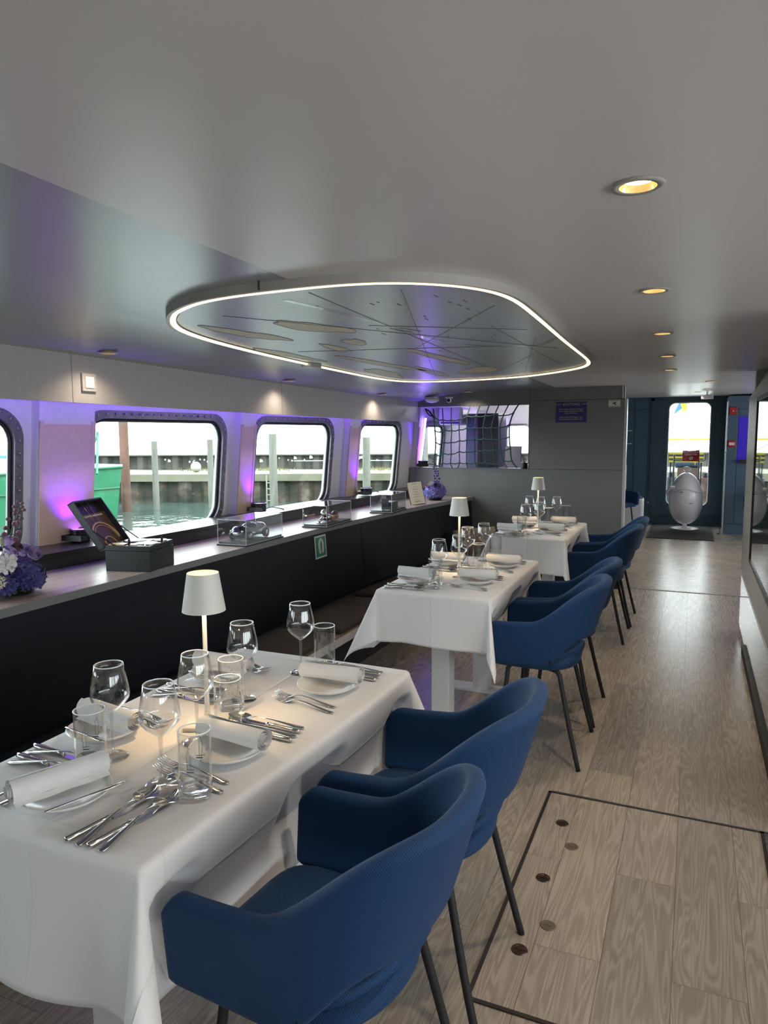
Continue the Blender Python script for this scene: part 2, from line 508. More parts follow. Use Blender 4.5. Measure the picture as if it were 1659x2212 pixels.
def flat_holes(outer, holes, zf):
    bm = bmesh.new(); es = []
    for loop in [outer] + [[(hx0 + 0.0335 * math.cos(2 * PI * k / 32), hy0 + 0.0335 * math.sin(2 * PI * k / 32)) for k in range(32)] for hx0, hy0 in holes]:
        vv = [bm.verts.new((p[0], p[1], 0)) for p in loop]
        for k in range(len(vv)): es.append(bm.edges.new((vv[k], vv[(k + 1) % len(vv)])))
    bmesh.ops.triangle_fill(bm, edges=es, use_beauty=True, normal=(0, 0, 1))
    idx = {v: k for k, v in enumerate(bm.verts)}
    r = [(v.co.x, v.co.y, zf(v.co.y)) for v in bm.verts], [tuple(idx[v] for v in f.verts) for f in bm.faces]
    bm.free(); return r
b = MB()
b.add(*flat_holes([(3.0, -3.0), (3.0, 7.1)] + [(xf(y), y) for y in reversed(ys)], [(-0.111, 1.412), (-0.133, 2.438), (-0.149, 3.487), (-0.163, 4.513), (-0.177, 5.506), (0.115, 6.92)], lambda y: ZC))
b.box(-3.6, 3.0, -3.0, 7.1, 2.02, 2.06)
b.add(*flat_holes([(3.0, 7.1), (-3.4, 7.1), (-3.4, 12.9), (3.0, 12.9)], [(0.12, 8.75), (0.02, 9.9)], zceil))
b.box(-3.4, 3.0, 7.1, 12.9, 2.12, 2.16)
struct(b.build('ceiling', M['ceil']))

# beam (lighter lining board above the windows)
b = MB()
n = 24
for i in range(n):
    y0 = -3 + 10.1 * i / n; y1 = -3 + 10.1 * (i + 1) / n
    a0, a1 = xbeam(y0), xbeam(y1)
    b.add([(a0, y0, zbb(y0)), (a1, y1, zbb(y1)), (a1, y1, zbt(y1) + 0.03), (a0, y0, zbt(y0) + 0.03)], [(0, 1, 2, 3)])
    b.add([(a0, y0, zbb(y0)), (a1, y1, zbb(y1)), (a1 - 0.018, y1, zbb(y1)), (a0 - 0.018, y0, zbb(y0))], [(0, 1, 2, 3)])
    b.add([(a0 - 0.018, y0, zbb(y0)), (a1 - 0.018, y1, zbb(y1)), (a1 - 0.018, y1, zbt(y1)), (a0 - 0.018, y0, zbt(y0))], [(0, 1, 2, 3)])
struct(b.build('trim_1', M['beam']))
b = MB()     # underside of the cove between beam and hull
for i in range(n):
    y0 = -3 + 12.5 * i / n; y1 = -3 + 12.5 * (i + 1) / n
    b.add([(xbeam(y0) - 0.018, y0, 1.80), (xbeam(y1) - 0.018, y1, 1.80), (hx(y1, 1.8) - 0.1, y1, 1.80), (hx(y0, 1.8) - 0.1, y0, 1.80)], [(0, 1, 2, 3)])
struct(b.build('trim_2', M['hull']))
b = MB()     # seams in the beam
for y in (2.62, 4.55):
    b.box(xbeam(y) - 0.001, xbeam(y) + 0.0012, y, y + 0.003, zbb(y), zbt(y))
struct(b.build('trim_3', M['edge_grey']))

# left hull wall with window holes
WINS = [(-2.2, -1.0, 0.99), (-0.32, 0.85, 1.0), (1.36, 2.52, 1.0), (2.93, 4.09, 1.0), (4.49, 5.56, 1.0), (6.03, 6.78, 1.0), (7.40, 8.02, 1.0)]
ZB, ZT = 0.90, 1.60
def hull_wall():
    cuts = [-3.0]
    for i in range(len(WINS) - 1): cuts.append((WINS[i][1] + WINS[i + 1][0]) / 2)
    cuts.append(9.35)
    out = MB()
    for i, (y0, y1, _) in enumerate(WINS):
        bm = bmesh.new()
        a, c = cuts[i], cuts[i + 1]
        o = []
        for k in range(9): o.append((a + (c - a) * k / 8, 0.80))
        for k in range(9): o.append((c - (c - a) * k / 8, 1.85))
        hl = rrect(y0, y1, ZB, ZT, 0.13)
        es = []
        for loop in (o, hl):
            vv = [bm.verts.new((p[0], p[1], 0)) for p in loop]
            for k in range(len(vv)):
                es.append(bm.edges.new((vv[k], vv[(k + 1) % len(vv)])))
        bmesh.ops.triangle_fill(bm, edges=es, use_beauty=True, normal=(0, 0, 1))
        bm.verts.ensure_lookup_table()
        idx = {v: k for k, v in enumerate(bm.verts)}
        fs = []
        for f in bm.faces:
            cc = f.calc_center_median()
            fs.append(tuple(idx[v] for v in f.verts))
        out.add([(hx(v.co.x, v.co.y), v.co.x, v.co.y) for v in bm.verts], fs)
        # reveal
        for k in range(len(hl)):
            p, q = hl[k], hl[(k + 1) % len(hl)]
            out.add([(hx(*p), *p), (hx(*q), *q), (hx(*q) - 0.05, *q), (hx(*p) - 0.05, *p)], [(0, 1, 2, 3)])
        bm.free()
    out.add([(hx(-3, .8), -3, 0.8), (hx(9.35, .8), 9.35, 0.8), (hx(9.35, .8), 9.35, -0.05), (hx(-3, .8), -3, -0.05)], [(0, 1, 2, 3)])
    # outer skin above, keeps daylight out of the cove
    for i in range(20):
        ya = -3 + 12.35 * i / 20; yb = -3 + 12.35 * (i + 1) / 20
        out.add([(hx(ya, 1.85), ya, 1.85), (hx(yb, 1.85), yb, 1.85), (hx(yb, 1.85), yb, 2.1), (hx(ya, 1.85), ya, 2.1)], [(0, 1, 2, 3)])
    return out
struct(hull_wall().build('wall_left', M['hull']))

def window(i, y0, y1):
    fr = MB()
    inn = rrect(y0 + 0.004, y1 - 0.004, ZB + 0.004, ZT - 0.004, 0.128, 8)
    outr = rrect(y0 - 0.042, y1 + 0.042, ZB - 0.042, ZT + 0.042, 0.16, 8)
    m_ = len(inn)
    lv = []
    for (loop, off) in ((inn, -0.03), (inn, 0.016), (outr, 0.016), (outr, 0.0)):
        lv.append([(hx(*p) + off, *p) for p in loop])
    vs = [p for l_ in lv for p in l_]
    fs = []
    for a in range(3):
        for k in range(m_):
            k2 = (k + 1) % m_
            fs.append((a * m_ + k, a * m_ + k2, (a + 1) * m_ + k2, (a + 1) * m_ + k))
    fr.add(vs, fs)
    root = struct(fr.build('window_%d' % i, M['frame']))
    mid = rrect(y0 - 0.022, y1 + 0.022, ZB - 0.022, ZT + 0.022, 0.145, 10)
    # evenly spaced bolts
    pts = []
    tot = 0; L_ = []
    for k in range(len(mid)):
        p, q = mid[k], mid[(k + 1) % len(mid)]
        d = math.hypot(q[0] - p[0], q[1] - p[1]); L_.append(d); tot += d
    nb = int(tot / 0.062)
    acc = 0; k = 0; bo = MB()
    for j in range(nb):
        s_ = tot * j / nb
        while acc + L_[k] < s_: acc += L_[k]; k += 1
        t = (s_ - acc) / max(L_[k], 1e-6)
        p, q = mid[k], mid[(k + 1) % len(mid)]
        yy_, zz_ = p[0] + (q[0] - p[0]) * t, p[1] + (q[1] - p[1]) * t
        bo.ball((hx(yy_, zz_) + 0.017, yy_, zz_), 0.0085, 7, 4, sq=(0.9, 1, 1))
    bo.build('bolts', M['bolt'], root, True)
    g = MB(); g.tube([(hx(*p) - 0.012, *p) for p in rrect(y0 + 0.012, y1 - 0.012, ZB + 0.012, ZT - 0.012, 0.12, 8)], 0.011, 6, closed=True)
    g.build('gasket', M['gasket'], root, True)
    pn = MB(); loop = rrect(y0 + 0.008, y1 - 0.008, ZB + 0.008, ZT - 0.008, 0.125, 8)
    pn.add([(hx(*p) - 0.018, *p) for p in loop], [tuple(range(len(loop)))])
    pn.build('pane', M['paneglass'], root)
for i, (y0, y1, _) in enumerate(WINS): window(i + 1, y0, y1)

# rib panels between the windows
def rib(k, y0, y1, ztop=1.80):
    b = MB()
    t = 0.055
    vs = []
    for y in (y0, y1):
        for z in (0.932, ztop):
            vs.append((hx(y, z) - 0.01, y, z)); vs.append((hx(y, z) + t, y, z))
    b.add(vs, [(0, 1, 3, 2), (4, 6, 7, 5), (1, 5, 7, 3), (0, 4, 5, 1), (2, 3, 7, 6)])
    root = struct(b.build('trim_%d' % (10 + k), M['hull']))
    f = MB()
    for (a, c, o, zt) in ((y0, y0 + 0.022, 0.064, 1.575), (y1 - 0.022, y1, 0.064, 1.575), (y0 + 0.022, y1 - 0.022, 0.058, 1.56)):
        vs = []
        for y in (a, c):
            for z in (0.934, zt):
                vs.append((hx(y, z) + t - 0.002, y, z)); vs.append((hx(y, z) + o, y, z))
        f.add(vs, [(0, 1, 3, 2), (4, 6, 7, 5), (1, 5, 7, 3), (0, 4, 5, 1), (2, 3, 7, 6)])
    f.build('cream_panel', M['panel_cream'], root)
rib(1, 2.615, 2.945); rib(2, 4.235, 4.415); rib(3, 5.785, 5.965); rib(4, 1.02, 1.22); rib(5, 7.15, 7.32)

# outside hull plates are not needed; bulkhead at y = 7.115
YB = 7.115
b = MB()
b.box(-2.80, -0.615, YB, YB + 0.09, -0.02, 1.135)            # lower part
b.box(-1.52, -0.615, YB, YB + 0.09, 1.135, 1.945)             # right upper part
b.box(-2.80, -1.50, YB + 0.001, YB + 0.089, 1.785, 1.945)     # header
struct(b.build('wall_back', M['bulk']))
b = MB()
b.box(-2.80, -1.52, YB - 0.004, YB + 0.12, 1.135, 1.145)
struct(b.build('trim_20', M['bulk']))
b = MB()
for z in (1.144,): b.box(-2.78, -0.616, YB - 0.0018, YB, z, z + 0.0035)
b.box(-1.512, -0.616, YB - 0.0018, YB, 1.820, 1.8245)
b.box(-1.5125, -1.5095, YB - 0.0018, YB, 1.145, 1.945)
struct(b.build('trim_21', M['darkmetal']))
b = MB(); b.box(-0.615, -0.590, YB - 0.002, YB + 0.094, 0.0, 1.825)
b.box(-0.640, -0.628, YB - 0.004, YB + 0.06, 1.826, 1.944)
struct(b.build('trim_22', M['bulk_edge'], bevel=0.004))
b = MB(); b.box(-1.3, -0.60, YB - 0.03, YB + 0.10, 0.0, 0.10)
struct(b.build('baseboard_back', M['black_matte']))
# slim plinth step by the bulkhead foot
b = MB(); b.box(-1.6, -0.80, 6.72, 7.09, 0.0, 0.16)
tag(b.build('plinth_box', M['black_matte'], bevel=0.004), 'low black plinth box at the foot of the grey bulkhead, behind the rear table', 'plinth')

# floor threshold strip
b = MB(); b.box(-0.60, 0.45, 7.165, 7.195, 0.0, 0.004)
struct(b.build('trim_23', M['edge_grey']))

# aft saloon walls behind the camera, starboard side
def window_wall(name, x0, axis, a0, a1, holes, z0, z1, m, zlo=0.92, zhi=1.62):
    b = MB()
    edges = [a0] + [e for h in holes for e in h] + [a1]
    def quad(p, q, za, zb):
        if axis == 'x': b.box(x0, x0 + 0.06, p, q, za, zb)
        else: b.box(p, q, x0, x0 + 0.06, za, zb)
    for i in range(0, len(edges), 2): quad(edges[i], edges[i + 1], z0, z1)
    for (p, q) in holes:
        quad(p, q, z0, zlo); quad(p, q, zhi, z1)
    return struct(b.build(name, m))
holes = [(-2.7, -1.3), (-1.1, 0.3), (0.5, 1.9), (2.1, 2.9), (6.1, 7.3), (7.8, 9.0), (9.6, 10.8)]
window_wall('wall_right', 2.9, 'x', -3.0, 12.9, holes, -0.05, 2.1, M['hull'])
for (p, q) in holes: portal((2.98, (p + q) / 2, 1.27), (0, PI / 2, 0), 0.7, q - p)
window_wall('wall_front', -3.06, 'y', -3.8, 3.0, [], -0.05, 2.1, M['beam'], 0.9, 1.6)

# right-hand wall unit with framed dark glass
def wx(y): return 0.365 - 0.004 * (y - 4)
XW = 0.362
b = MB()
b.box(XW, XW + 0.55, 2.95, 5.93, 0.46, 1.75)
b.add([(XW, 2.95, 1.75), (XW, 5.93, 1.75), (XW + 0.10, 5.80, 1.946), (XW + 0.10, 2.95, 1.946)], [(0, 1, 2, 3)])
b.add([(XW, 5.93, 1.75), (XW + 0.55, 5.93, 1.75), (XW + 0.55, 5.80, 1.946), (XW + 0.10, 5.80, 1.946)], [(0, 1, 2, 3)])
b.box(XW + 0.03, XW + 0.55, 5.80, 5.92, 1.75, 1.946)
wu = struct(b.build('wall_partition', M['wallgrey']))
b = MB(); b.box(XW + 0.004, XW + 0.5, 2.95, 5.92, 0.055, 0.46)
struct(b.build('trim_30', M['mirror']))
b = MB(); b.box(XW - 0.004, XW + 0.01, 2.95, 5.93, 0.452, 0.462)
struct(b.build('trim_31', M['bulk_edge']))
b = MB(); b.box(XW - 0.012, XW + 0.3, 2.95, 5.30, 0.0, 0.062)
struct(b.build('baseboard_right', M['black_matte']))
t = empty('framed_glass_panel', (XW, 3.9, 0.7), 0, 'large dark glass panel in a thin black frame on the right wall', 'glass panel')
def local(b_, nm, mm, par, **kw):
    o = b_.build(nm, mm, None, **kw); o.parent = par; o.matrix_parent_inverse = Matrix.Translation(par.location).inverted() if par.rotation_euler.z == 0 else (Matrix.Translation(par.location) @ Matrix.Rotation(par.rotation_euler.z, 4, 'Z')).inverted()
    return o
b = MB(); b.box(XW - 0.010, XW, 3.0, 4.98, 0.705, 1.695)
local(b, 'glass', M['tvglass'], t)
b = MB()
for (ya, yb, za, zb) in ((2.98, 5.0, 0.685, 0.708), (2.98, 5.0, 1.692, 1.715), (4.975, 5.0, 0.685, 1.715), (2.98, 3.005, 0.685, 1.715)):
    b.box(XW - 0.016, XW, ya, yb, za, zb)
local(b, 'frame', M['darkmetal'], t)
# black floor mat edge by the right wall
b = MB(); b.box(0.295, 0.60, 2.05, 2.86, 0.0, 0.012)
tag(b.build('ribbed_mat', noisy('black_ribbed_rubber', (0.01, 0.01, 0.01), (0.05, 0.05, 0.05), 0.4, (60, 60, 60), 0.8, 0.01)), 'black ribbed rubber mat at the right edge beside the floor hatch', 'mat')

# floor hatch
t = empty('floor_hatch', (-0.12, 2.3, 0), 0, 'wood-faced floor hatch outlined by a dark gap with round brass lifting plugs', 'hatch')
b = MB(); b.box(-0.492, 0.285, 1.692, 2.872, 0.0, 0.0035)
local(b, 'lid', M['floor'], t)
b = MB()
for (xa, xb, ya, yb) in ((-0.504, -0.492, 1.680, 2.884), (0.285, 0.297, 1.680, 2.884), (-0.504, 0.297, 1.680, 1.692), (-0.504, 0.40, 2.872, 2.884)):
    b.box(xa, xb, ya, yb, 0.0, 0.0045)
local(b, 'edge_gap', mat('dark_gap', (0.018, 0.012, 0.010), 0.5), t)
b = MB(); b.box(-0.49, 0.33, 2.884, 2.889, 0.0, 0.006)
local(b, 'edge_trim', M['silver'], t)
brass = noisy('aged_brass', (0.05, 0.032, 0.024), (0.10, 0.065, 0.045), 0.3, (80, 80, 80), metal=0.6)
wood_plug = noisy('aged_brass_dull', (0.10, 0.075, 0.055), (0.14, 0.105, 0.08), 0.4, (80, 80, 80))
for i, (x, y) in enumerate(((-0.41, 2.65), (-0.352, 2.505), (-0.412, 2.28), (-0.352, 2.05), (-0.41, 1.915))):
    b = MB(); b.lathe([(0.0, 0.0042), (0.016, 0.0045), (0.018, 0.0062), (0.0225, 0.0062), (0.0245, 0.0035)], (x, y, 0), 20)
    b.box(x - 0.012, x + 0.012, y - 0.0012, y + 0.0012, 0.004, 0.0062)
    local(b, 'lifting_plug', wood_plug if i in (1, 3) else brass, t)

# ------------------------------------------------------------------ far end of the corridor
YD = 12.55
b = MB()
b.box(-1.35, -0.62, YD, YD + 0.08, 0, 2.12); b.box(-1.40, -1.35, 9.40, YD + 0.08, 0, 2.12); b.box(0.48, 3.0, YD, YD + 0.08, 0, 2.12)
b.box(-0.62, 0.48, YD, YD + 0.08, 2.02, 2.12)
struct(b.build('wall_far', M['navy_wall']))
b = MB()      # panel joints
for x in (-0.92, -0.70): b.box(x, x + 0.006, YD - 0.004, YD, 0.0, 2.1)
b.box(-1.1, -0.70, YD - 0.004, YD, 1.88, 1.886)
b.box(-1.1, -0.62, YD - 0.02, YD, 0.0, 0.06)
struct(b.build('trim_40', M['black_matte']))
# the steel door with its tall rounded window
def door():
    bm = bmesh.new()
    o = [(-0.615, 0.0), (0.475, 0.0), (0.475, 2.02), (-0.615, 2.02)]
    hl = rrect(-0.398, 0.236, 0.32, 1.985, 0.10, 8)
    es = []
    for loop in (o, hl):
        vv = [bm.verts.new((p[0], p[1], 0)) for p in loop]
        for k in range(len(vv)): es.append(bm.edges.new((vv[k], vv[(k + 1) % len(vv)])))
    bmesh.ops.triangle_fill(bm, edges=es, use_beauty=True, normal=(0, 0, 1))
    idx = {v: k for k, v in enumerate(bm.verts)}
    b = MB()
    vs = [(v.co.x, YD - 0.02, v.co.y) for v in bm.verts]; fs = [tuple(idx[v] for v in f.verts) for f in bm.faces]
    b.add(vs, fs); b.add([(x, YD + 0.03, z) for x, _, z in vs], fs)
    bm.free()
    for loop in (o, hl):
        for k in range(len(loop)):
            p, q = loop[k], loop[(k + 1) % len(loop)]
            b.add([(p[0], YD - 0.02, p[1]), (q[0], YD - 0.02, q[1]), (q[0], YD + 0.03, q[1]), (p[0], YD + 0.03, p[1])], [(0, 1, 2, 3)])
    root = struct(b.build('door_1', M['petrol_door']))
    fr = MB(); fr.tube([(p[0], YD - 0.022, p[1]) for p in rrect(-0.392, 0.230, 0.326, 1.979, 0.10, 8)], 0.009, 8, closed=True)
    fr.build('seal', M['gasketwhite'], root, True)
    pn = MB(); lp = rrect(-0.397, 0.235, 0.321, 1.984, 0.10, 8); pn.add([(p[0], YD - 0.006, p[1]) for p in lp], [tuple(range(len(lp)))])
    pn.build('pane', M['paneglass'], root)
    bo = MB()
    mid = rrect(-0.45, 0.29, 0.27, 2.0, 0.12, 10)
    for k in range(len(mid)):
        p, q = mid[k], mid[(k + 1) % len(mid)]
        d = math.hypot(q[0] - p[0], q[1] - p[1]); nn = max(1, int(d / 0.075))
        for j in range(nn):
            if d < 0.03 and k % 3: continue
            t_ = j / nn
            bo.ball((p[0] + (q[0] - p[0]) * t_, YD - 0.022, p[1] + (q[1] - p[1]) * t_), 0.011, 7, 4)
    for j in range(24): bo.ball((-0.58 + j * 0.045, YD - 0.022, 0.135), 0.013, 7, 4)
    bo.build('rivets', M['petrol_door'], root, True)
    kb = MB(); kb.box(-0.60, 0.46, YD - 0.028, YD - 0.02, 0.06, 0.11); kb.box(-0.60, 0.46, YD - 0.028, YD - 0.02, 0.16, 0.185)
    kb.build('kick_bar', M['petrol_door'], root)
    h = MB(); h.tube([(0.36, YD - 0.02, 0.9), (0.36, YD - 0.06, 0.92), (0.36, YD - 0.06, 1.12), (0.36, YD - 0.02, 1.14)], 0.008, 8)
    h.build('handle', M['petrol_door'], root, True)
    hg = MB()
    for z in (0.38, 1.65): hg.box(0.42, 0.455, YD - 0.045, YD - 0.02, z, z + 0.16)
    hg.build('hinge', M['petrol_door'], root)
door()
b = MB(); b.box(-0.66, -0.615, YD - 0.03, YD + 0.08, 0, 2.06); b.box(-0.66, 0.5, YD - 0.03, YD + 0.08, 2.02, 2.07)
struct(b.build('trim_41', M['petrol_door']))
# blue cupboards on the right
YCB = 11.62
t = empty('tall_cupboard', (0.425, YCB, 0), 0, 'tall petrol-blue built-in cupboard right of the steel door', 'cupboard')
b = MB(); b.box(0.44, 1.7, YCB + 0.01, YD, 0.0, 2.03); local(b, 'body', M['navy_wall'], t)
b = MB(); b.box(0.445, 0.575, YCB - 0.004, YCB + 0.01, 0.16, 1.84); local(b, 'door', M['navy_wall'], t, bevel=0.003)
b = MB(); b.box(0.58, 1.2, YCB - 0.004, YCB + 0.01, 0.16, 1.05); local(b, 'door', M['navy_wall'], t, bevel=0.003)
b = MB(); b.box(0.58, 1.2, YCB - 0.004, YCB + 0.01, 1.75, 1.84); local(b, 'door', M['navy_wall'], t, bevel=0.003)
b = MB(); b.box(0.425, 0.442, YCB - 0.01, YCB + 0.05, 0.05, 1.95); local(b, 'edge_profile', M['silver'], t)
b = MB(); b.box(0.44, 1.2, YCB - 0.01, YCB + 0.01, 0.0, 0.14); local(b, 'plinth', M['navy_wall'], t)
b = MB(); b.ball((0.435, YCB - 0.025, 1.215), 0.014, 10, 8); local(b, 'knob', M['silver'], t, smooth=True)
b = MB(); b.box(0.585, 1.2, YCB - 0.003, YCB + 0.008, 1.075, 1.73); local(b, 'niche', mat('niche_blue_glow', (0.02, 0.01, 0.1), 0.4, emis=(0.04, 0.0, 0.9), es=0.22), t)  # flat panel, the blue light inside the niche is put in as glow
b = MB(); b.box(0.60, 0.80, YCB - 0.08, YCB - 0.004, 1.06, 1.11); tag(b.build('remote_box', M['black']), 'small black device on the blue-lit cupboard niche', 'device')

# fire alarm boxes
for (z0, z1, lab, nm) in ((1.755, 1.865, 'small square red alarm sounder high on the blue cupboard', 'alarm_sounder'), (1.29, 1.385, 'red manual fire alarm call point low on the blue cupboard', 'fire_call_point')):
    t = empty(nm, (0.505, YCB - 0.005, z0), 0, lab, 'fire alarm')
    b = MB(); b.box(0.455, 0.555, YCB - 0.045, YCB - 0.004, z0, z1); local(b, 'housing', M['sign_red'], t, bevel=0.006)
    b = MB()
    if nm == 'fire_call_point': b.box(0.468, 0.542, YCB - 0.048, YCB - 0.044, z0 + 0.025, z0 + 0.065)
    else: b.ball((0.505, YCB - 0.045, z0 + 0.055), 0.010, 8, 6)
    local(b, 'front_plate' if nm == 'fire_call_point' else 'lens', M['sign_white'], t)
# signs left of the door
def wall_sign(nm, x0, x1, z0, z1, y, m, lab, border=None, cat='sign'):
    t = empty(nm, ((x0 + x1) / 2, y, z0), 0, lab, cat)
    b = MB(); b.box(x0, x1, y - 0.004, y, z0, z1); local(b, 'plate', m, t)
    if border:
        b = MB(); e = border[0]
        for (a, c, d, f) in ((x0, x1, z0, z0 + e), (x0, x1, z1 - e, z1), (x0, x0 + e, z0, z1), (x1 - e, x1, z0, z1)):
            b.box(a, c, y - 0.005, y - 0.0035, d, f)
        local(b, 'border', border[1], t)
    return t
def sign_text(t, s, size, x, z, y, m, xs=1.0, nm='lettering'):
    o = text_mesh(s, size, nm, m, None, facing_camera_wall(x, y - 0.0052, z), xscale=xs)
    o.parent = t; o.matrix_parent_inverse = Matrix.Translation(t.location).inverted()
    return o
t = wall_sign('emergency_exit_sign', -0.585, -0.425, 1.80, 1.955, YD, M['green_sign'], 'green EMERGENCY EXIT sign left of the steel door', (0.008, M['sign_white']))
sign_text(t, 'EMERGENCY', 0.026, -0.505, 1.90, YD, M['sign_white'])
sign_text(t, 'EXIT', 0.030, -0.505, 1.85, YD, M['sign_white'])
t = empty('no_entry_sign', (-0.495, YD, 1.73), 0, 'round red no-entry sign below the green exit sign', 'sign')
b = MB(); b.lathe([(0.0, 0.0), (0.05, 0.0), (0.05, 0.004), (0.0, 0.004)], n=28, M4=Matrix.Translation((-0.495, YD, 1.715)) @ Matrix.Rotation(PI / 2, 4, 'X')); local(b, 'disc', M['sign_red'], t)
b = MB(); b.box(-0.54, -0.45, YD - 0.0055, YD - 0.003, 1.71, 1.722); local(b, 'bar', M['sign_white'], t)
def cctv(t, x, z, s, y):
    b = MB()
    b.prism([(-0.5, 0.05), (0.35, 0.42), (0.5, 0.12), (-0.32, -0.2)], 0, 0.002, Matrix.Translation((x, y - 0.0045, z)) @ Matrix.Rotation(PI / 2, 4, 'X') @ Matrix.Scale(s, 4))
    b.prism([(-0.02, -0.1), (0.2, 0.0), (0.45, -0.42), (0.1, -0.42)], 0, 0.002, Matrix.Translation((x, y - 0.0045, z)) @ Matrix.Rotation(PI / 2, 4, 'X') @ Matrix.Scale(s, 4))
    local(b, 'camera_pictogram', M['ink'], t)
t = wall_sign('camera_notice', -0.555, -0.445, 1.555, 1.655, YD, M['sign_white'], 'white camera notice below the round no-entry sign', None)
cctv(t, -0.50, 1.605, 0.05, YD)
# ACHTUNG signs on the bulkhead
t = wall_sign('achtung_sign', -1.254, -0.962, 1.605, 1.803, YB, M['sign_blue'], 'dark blue ACHTUNG notice with pale lettering on the grey bulkhead')
cx_ = -1.108
sign_text(t, '+++ ACHTUNG +++', 0.034, cx_, 1.778, YB, M['sign_yellow'])
for s_, z in (('Bitte bleiben Sie beim Anlegen', 1.733), ('sitzen oder achten Sie auf eine', 1.714), ('sichere Position.', 1.695), ('Bitte halten Sie Treppen und', 1.656), ('Durchgänge beim Anlegen frei.', 1.637)):
    sign_text(t, s_, 0.0185, cx_, z, YB, M['sign_yellow'])
t = wall_sign('camera_surveillance_sign', -0.764, -0.650, 1.742, 1.818, YB, M['sign_white'], 'small white ACHTUNG camera sign at the bulkhead right edge', (0.004, mat('pale_red_border', (0.45, 0.25, 0.25), 0.5)))
sign_text(t, 'ACHTUNG !', 0.016, -0.707, 1.806, YB, M['ink'])
cctv(t, -0.707, 1.780, 0.036, YB)
b = MB(); b.box(-0.752, -0.662, YB - 0.0055, YB - 0.004, 1.750, 1.753); local(b, 'small_print', M['ink'], t)

# door mat
b = MB(); b.box(-0.57, 0.30, 10.78, 12.45, 0.0, 0.012)
t = b.build('door_mat', noisy('dark_brown_mat', (0.022, 0.018, 0.017), (0.04, 0.034, 0.032), 0.95, (90, 90, 90), 0.6, 0.006)); tag(t, 'dark brown door mat in front of the steel door', 'mat')
b = MB(); b.box(-0.585, 0.315, 10.765, 12.46, 0.0, 0.006); b.build('rubber_edge', M['black_matte'], t)

# egg-shaped white device on a pedestal
t = empty('egg_stand', (-0.087, 11.95, 0.012), 0, 'white glossy egg-shaped device on a round pedestal in front of the steel door', 'egg device')
eggm = mat('white_gloss_egg', (0.85, 0.80, 0.82), 0.3, coat=0.25)
b = MB(); b.lathe([(0.0, 0.0), (0.205, 0.0), (0.213, 0.006), (0.19, 0.014), (0.08, 0.024), (0.033, 0.03), (0.03, 0.06), (0.038, 0.085), (0.07, 0.105), (0.09, 0.13)], n=40)
b.build('pedestal', eggm, t, True)
prof = []
for k in range(33):
    a = -PI / 2 + PI * k / 32
    z = math.sin(a); r = math.cos(a) * (0.245 - 0.028 * z)
    prof.append((max(r, 0.0005), 0.475 + 0.405 * z))
b = MB(); b.lathe(prof, n=44); b.build('egg_shell', eggm, t, True)
b = MB(); b.tube([(0.2495 * math.cos(a) , 0.2495 * math.sin(a), 0.60 + 0.03 * math.sin(3 * a)) for a in [PI * 2 * k / 40 for k in range(40)]], 0.0022, 6, closed=True)
b.build('lid_seam', M['darkmetal'], t, True)
b = MB(); b.tube([(-0.08, -0.233, 0.585), (-0.04, -0.243, 0.588)], 0.005, 6); b.build('slot', M['darkmetal'], t, True)
b = MB(); b.tube([(0.05, -0.2435, 0.415), (0.10, -0.229, 0.415)], 0.004, 6)
b.build('slot', M['darkmetal'], t, True)
b = MB(); b.tube([(-0.25, -0.03, 0.52), (-0.27, -0.05, 0.58), (-0.22, -0.09, 0.64), (-0.16, -0.13, 0.655)], 0.022, 8); b.build('side_handle', eggm, t, True)
b = MB(); b.tube([(0.0, -0.02, 0.875), (-0.05, -0.02, 0.91), (-0.055, -0.02, 0.945), (0.0, -0.02, 0.965), (0.055, -0.02, 0.945), (0.05, -0.02, 0.91), (0, -0.02, 0.875)], 0.008, 8); b.build('top_loop', M['silver'], t, True)

# white stool with dark cushion, blue chair beyond, shelf
t = empty('white_stool', (-0.86, 11.9, 0), 0, 'white box stool with dark curved seat pad left of the corridor', 'stool')
b = MB(); b.box(-1.05, -0.70, 11.75, 12.1, 0.0, 0.47); local(b, 'body', M['white'], t, bevel=0.03)
b = MB(); b.ball((-0.875, 11.91, 0.45), 0.17, 14, 10, sq=(1, 1, 0.55)); local(b, 'seat_pad', M['navy_felt'], t, smooth=True)
t = empty('wall_shelves', (-1.0, 12.3, 1.2), 0, 'pale shelves in the blue wall left of the corridor', 'shelf')
for z in (1.32, 1.53):
    b = MB(); b.box(-1.3, -0.95, 12.2, YD, z, z + 0.014); local(b, 'shelf_board', M['bulk_edge'], t)
b = MB(); b.box(-1.25, -0.93, 11.3, 11.5, 0.55, 1.02)
t = b.build('upholstered_panel', noisy('beige_speckle', (0.3, 0.24, 0.19), (0.42, 0.34, 0.27), 0.9, (60, 60, 60)), bevel=0.02); tag(t, 'beige upholstered seat back beyond the bulkhead edge', 'seat back')
b = MB(); b.box(-1.24, -0.94, 11.32, 11.48, 0.0, 0.55); b.build('base', M['black_matte'], t)
b = MB(); b.tube([(-0.69, 12.0, 0.42), (-0.64, 12.05, 0.40), (-0.60, 12.1, 0.22), (-0.63, 12.2, 0.05), (-0.68, 12.3, 0.008)], 0.006, 6)
tag(b.build('power_cable', M['black'], None, True), 'black cable hanging from the white stool to the floor', 'cable')
b = MB(); b.tube([(0.425, YCB - 0.03, 0.10), (0.39, YCB - 0.04, 0.08), (0.40, YCB - 0.05, 0.012), (0.36, YCB - 0.08, 0.008), (0.40, YCB - 0.1, 0.008)], 0.006, 6)
tag(b.build('power_cable', M['black'], None, True), 'short black cable at the foot of the blue cupboard', 'cable')

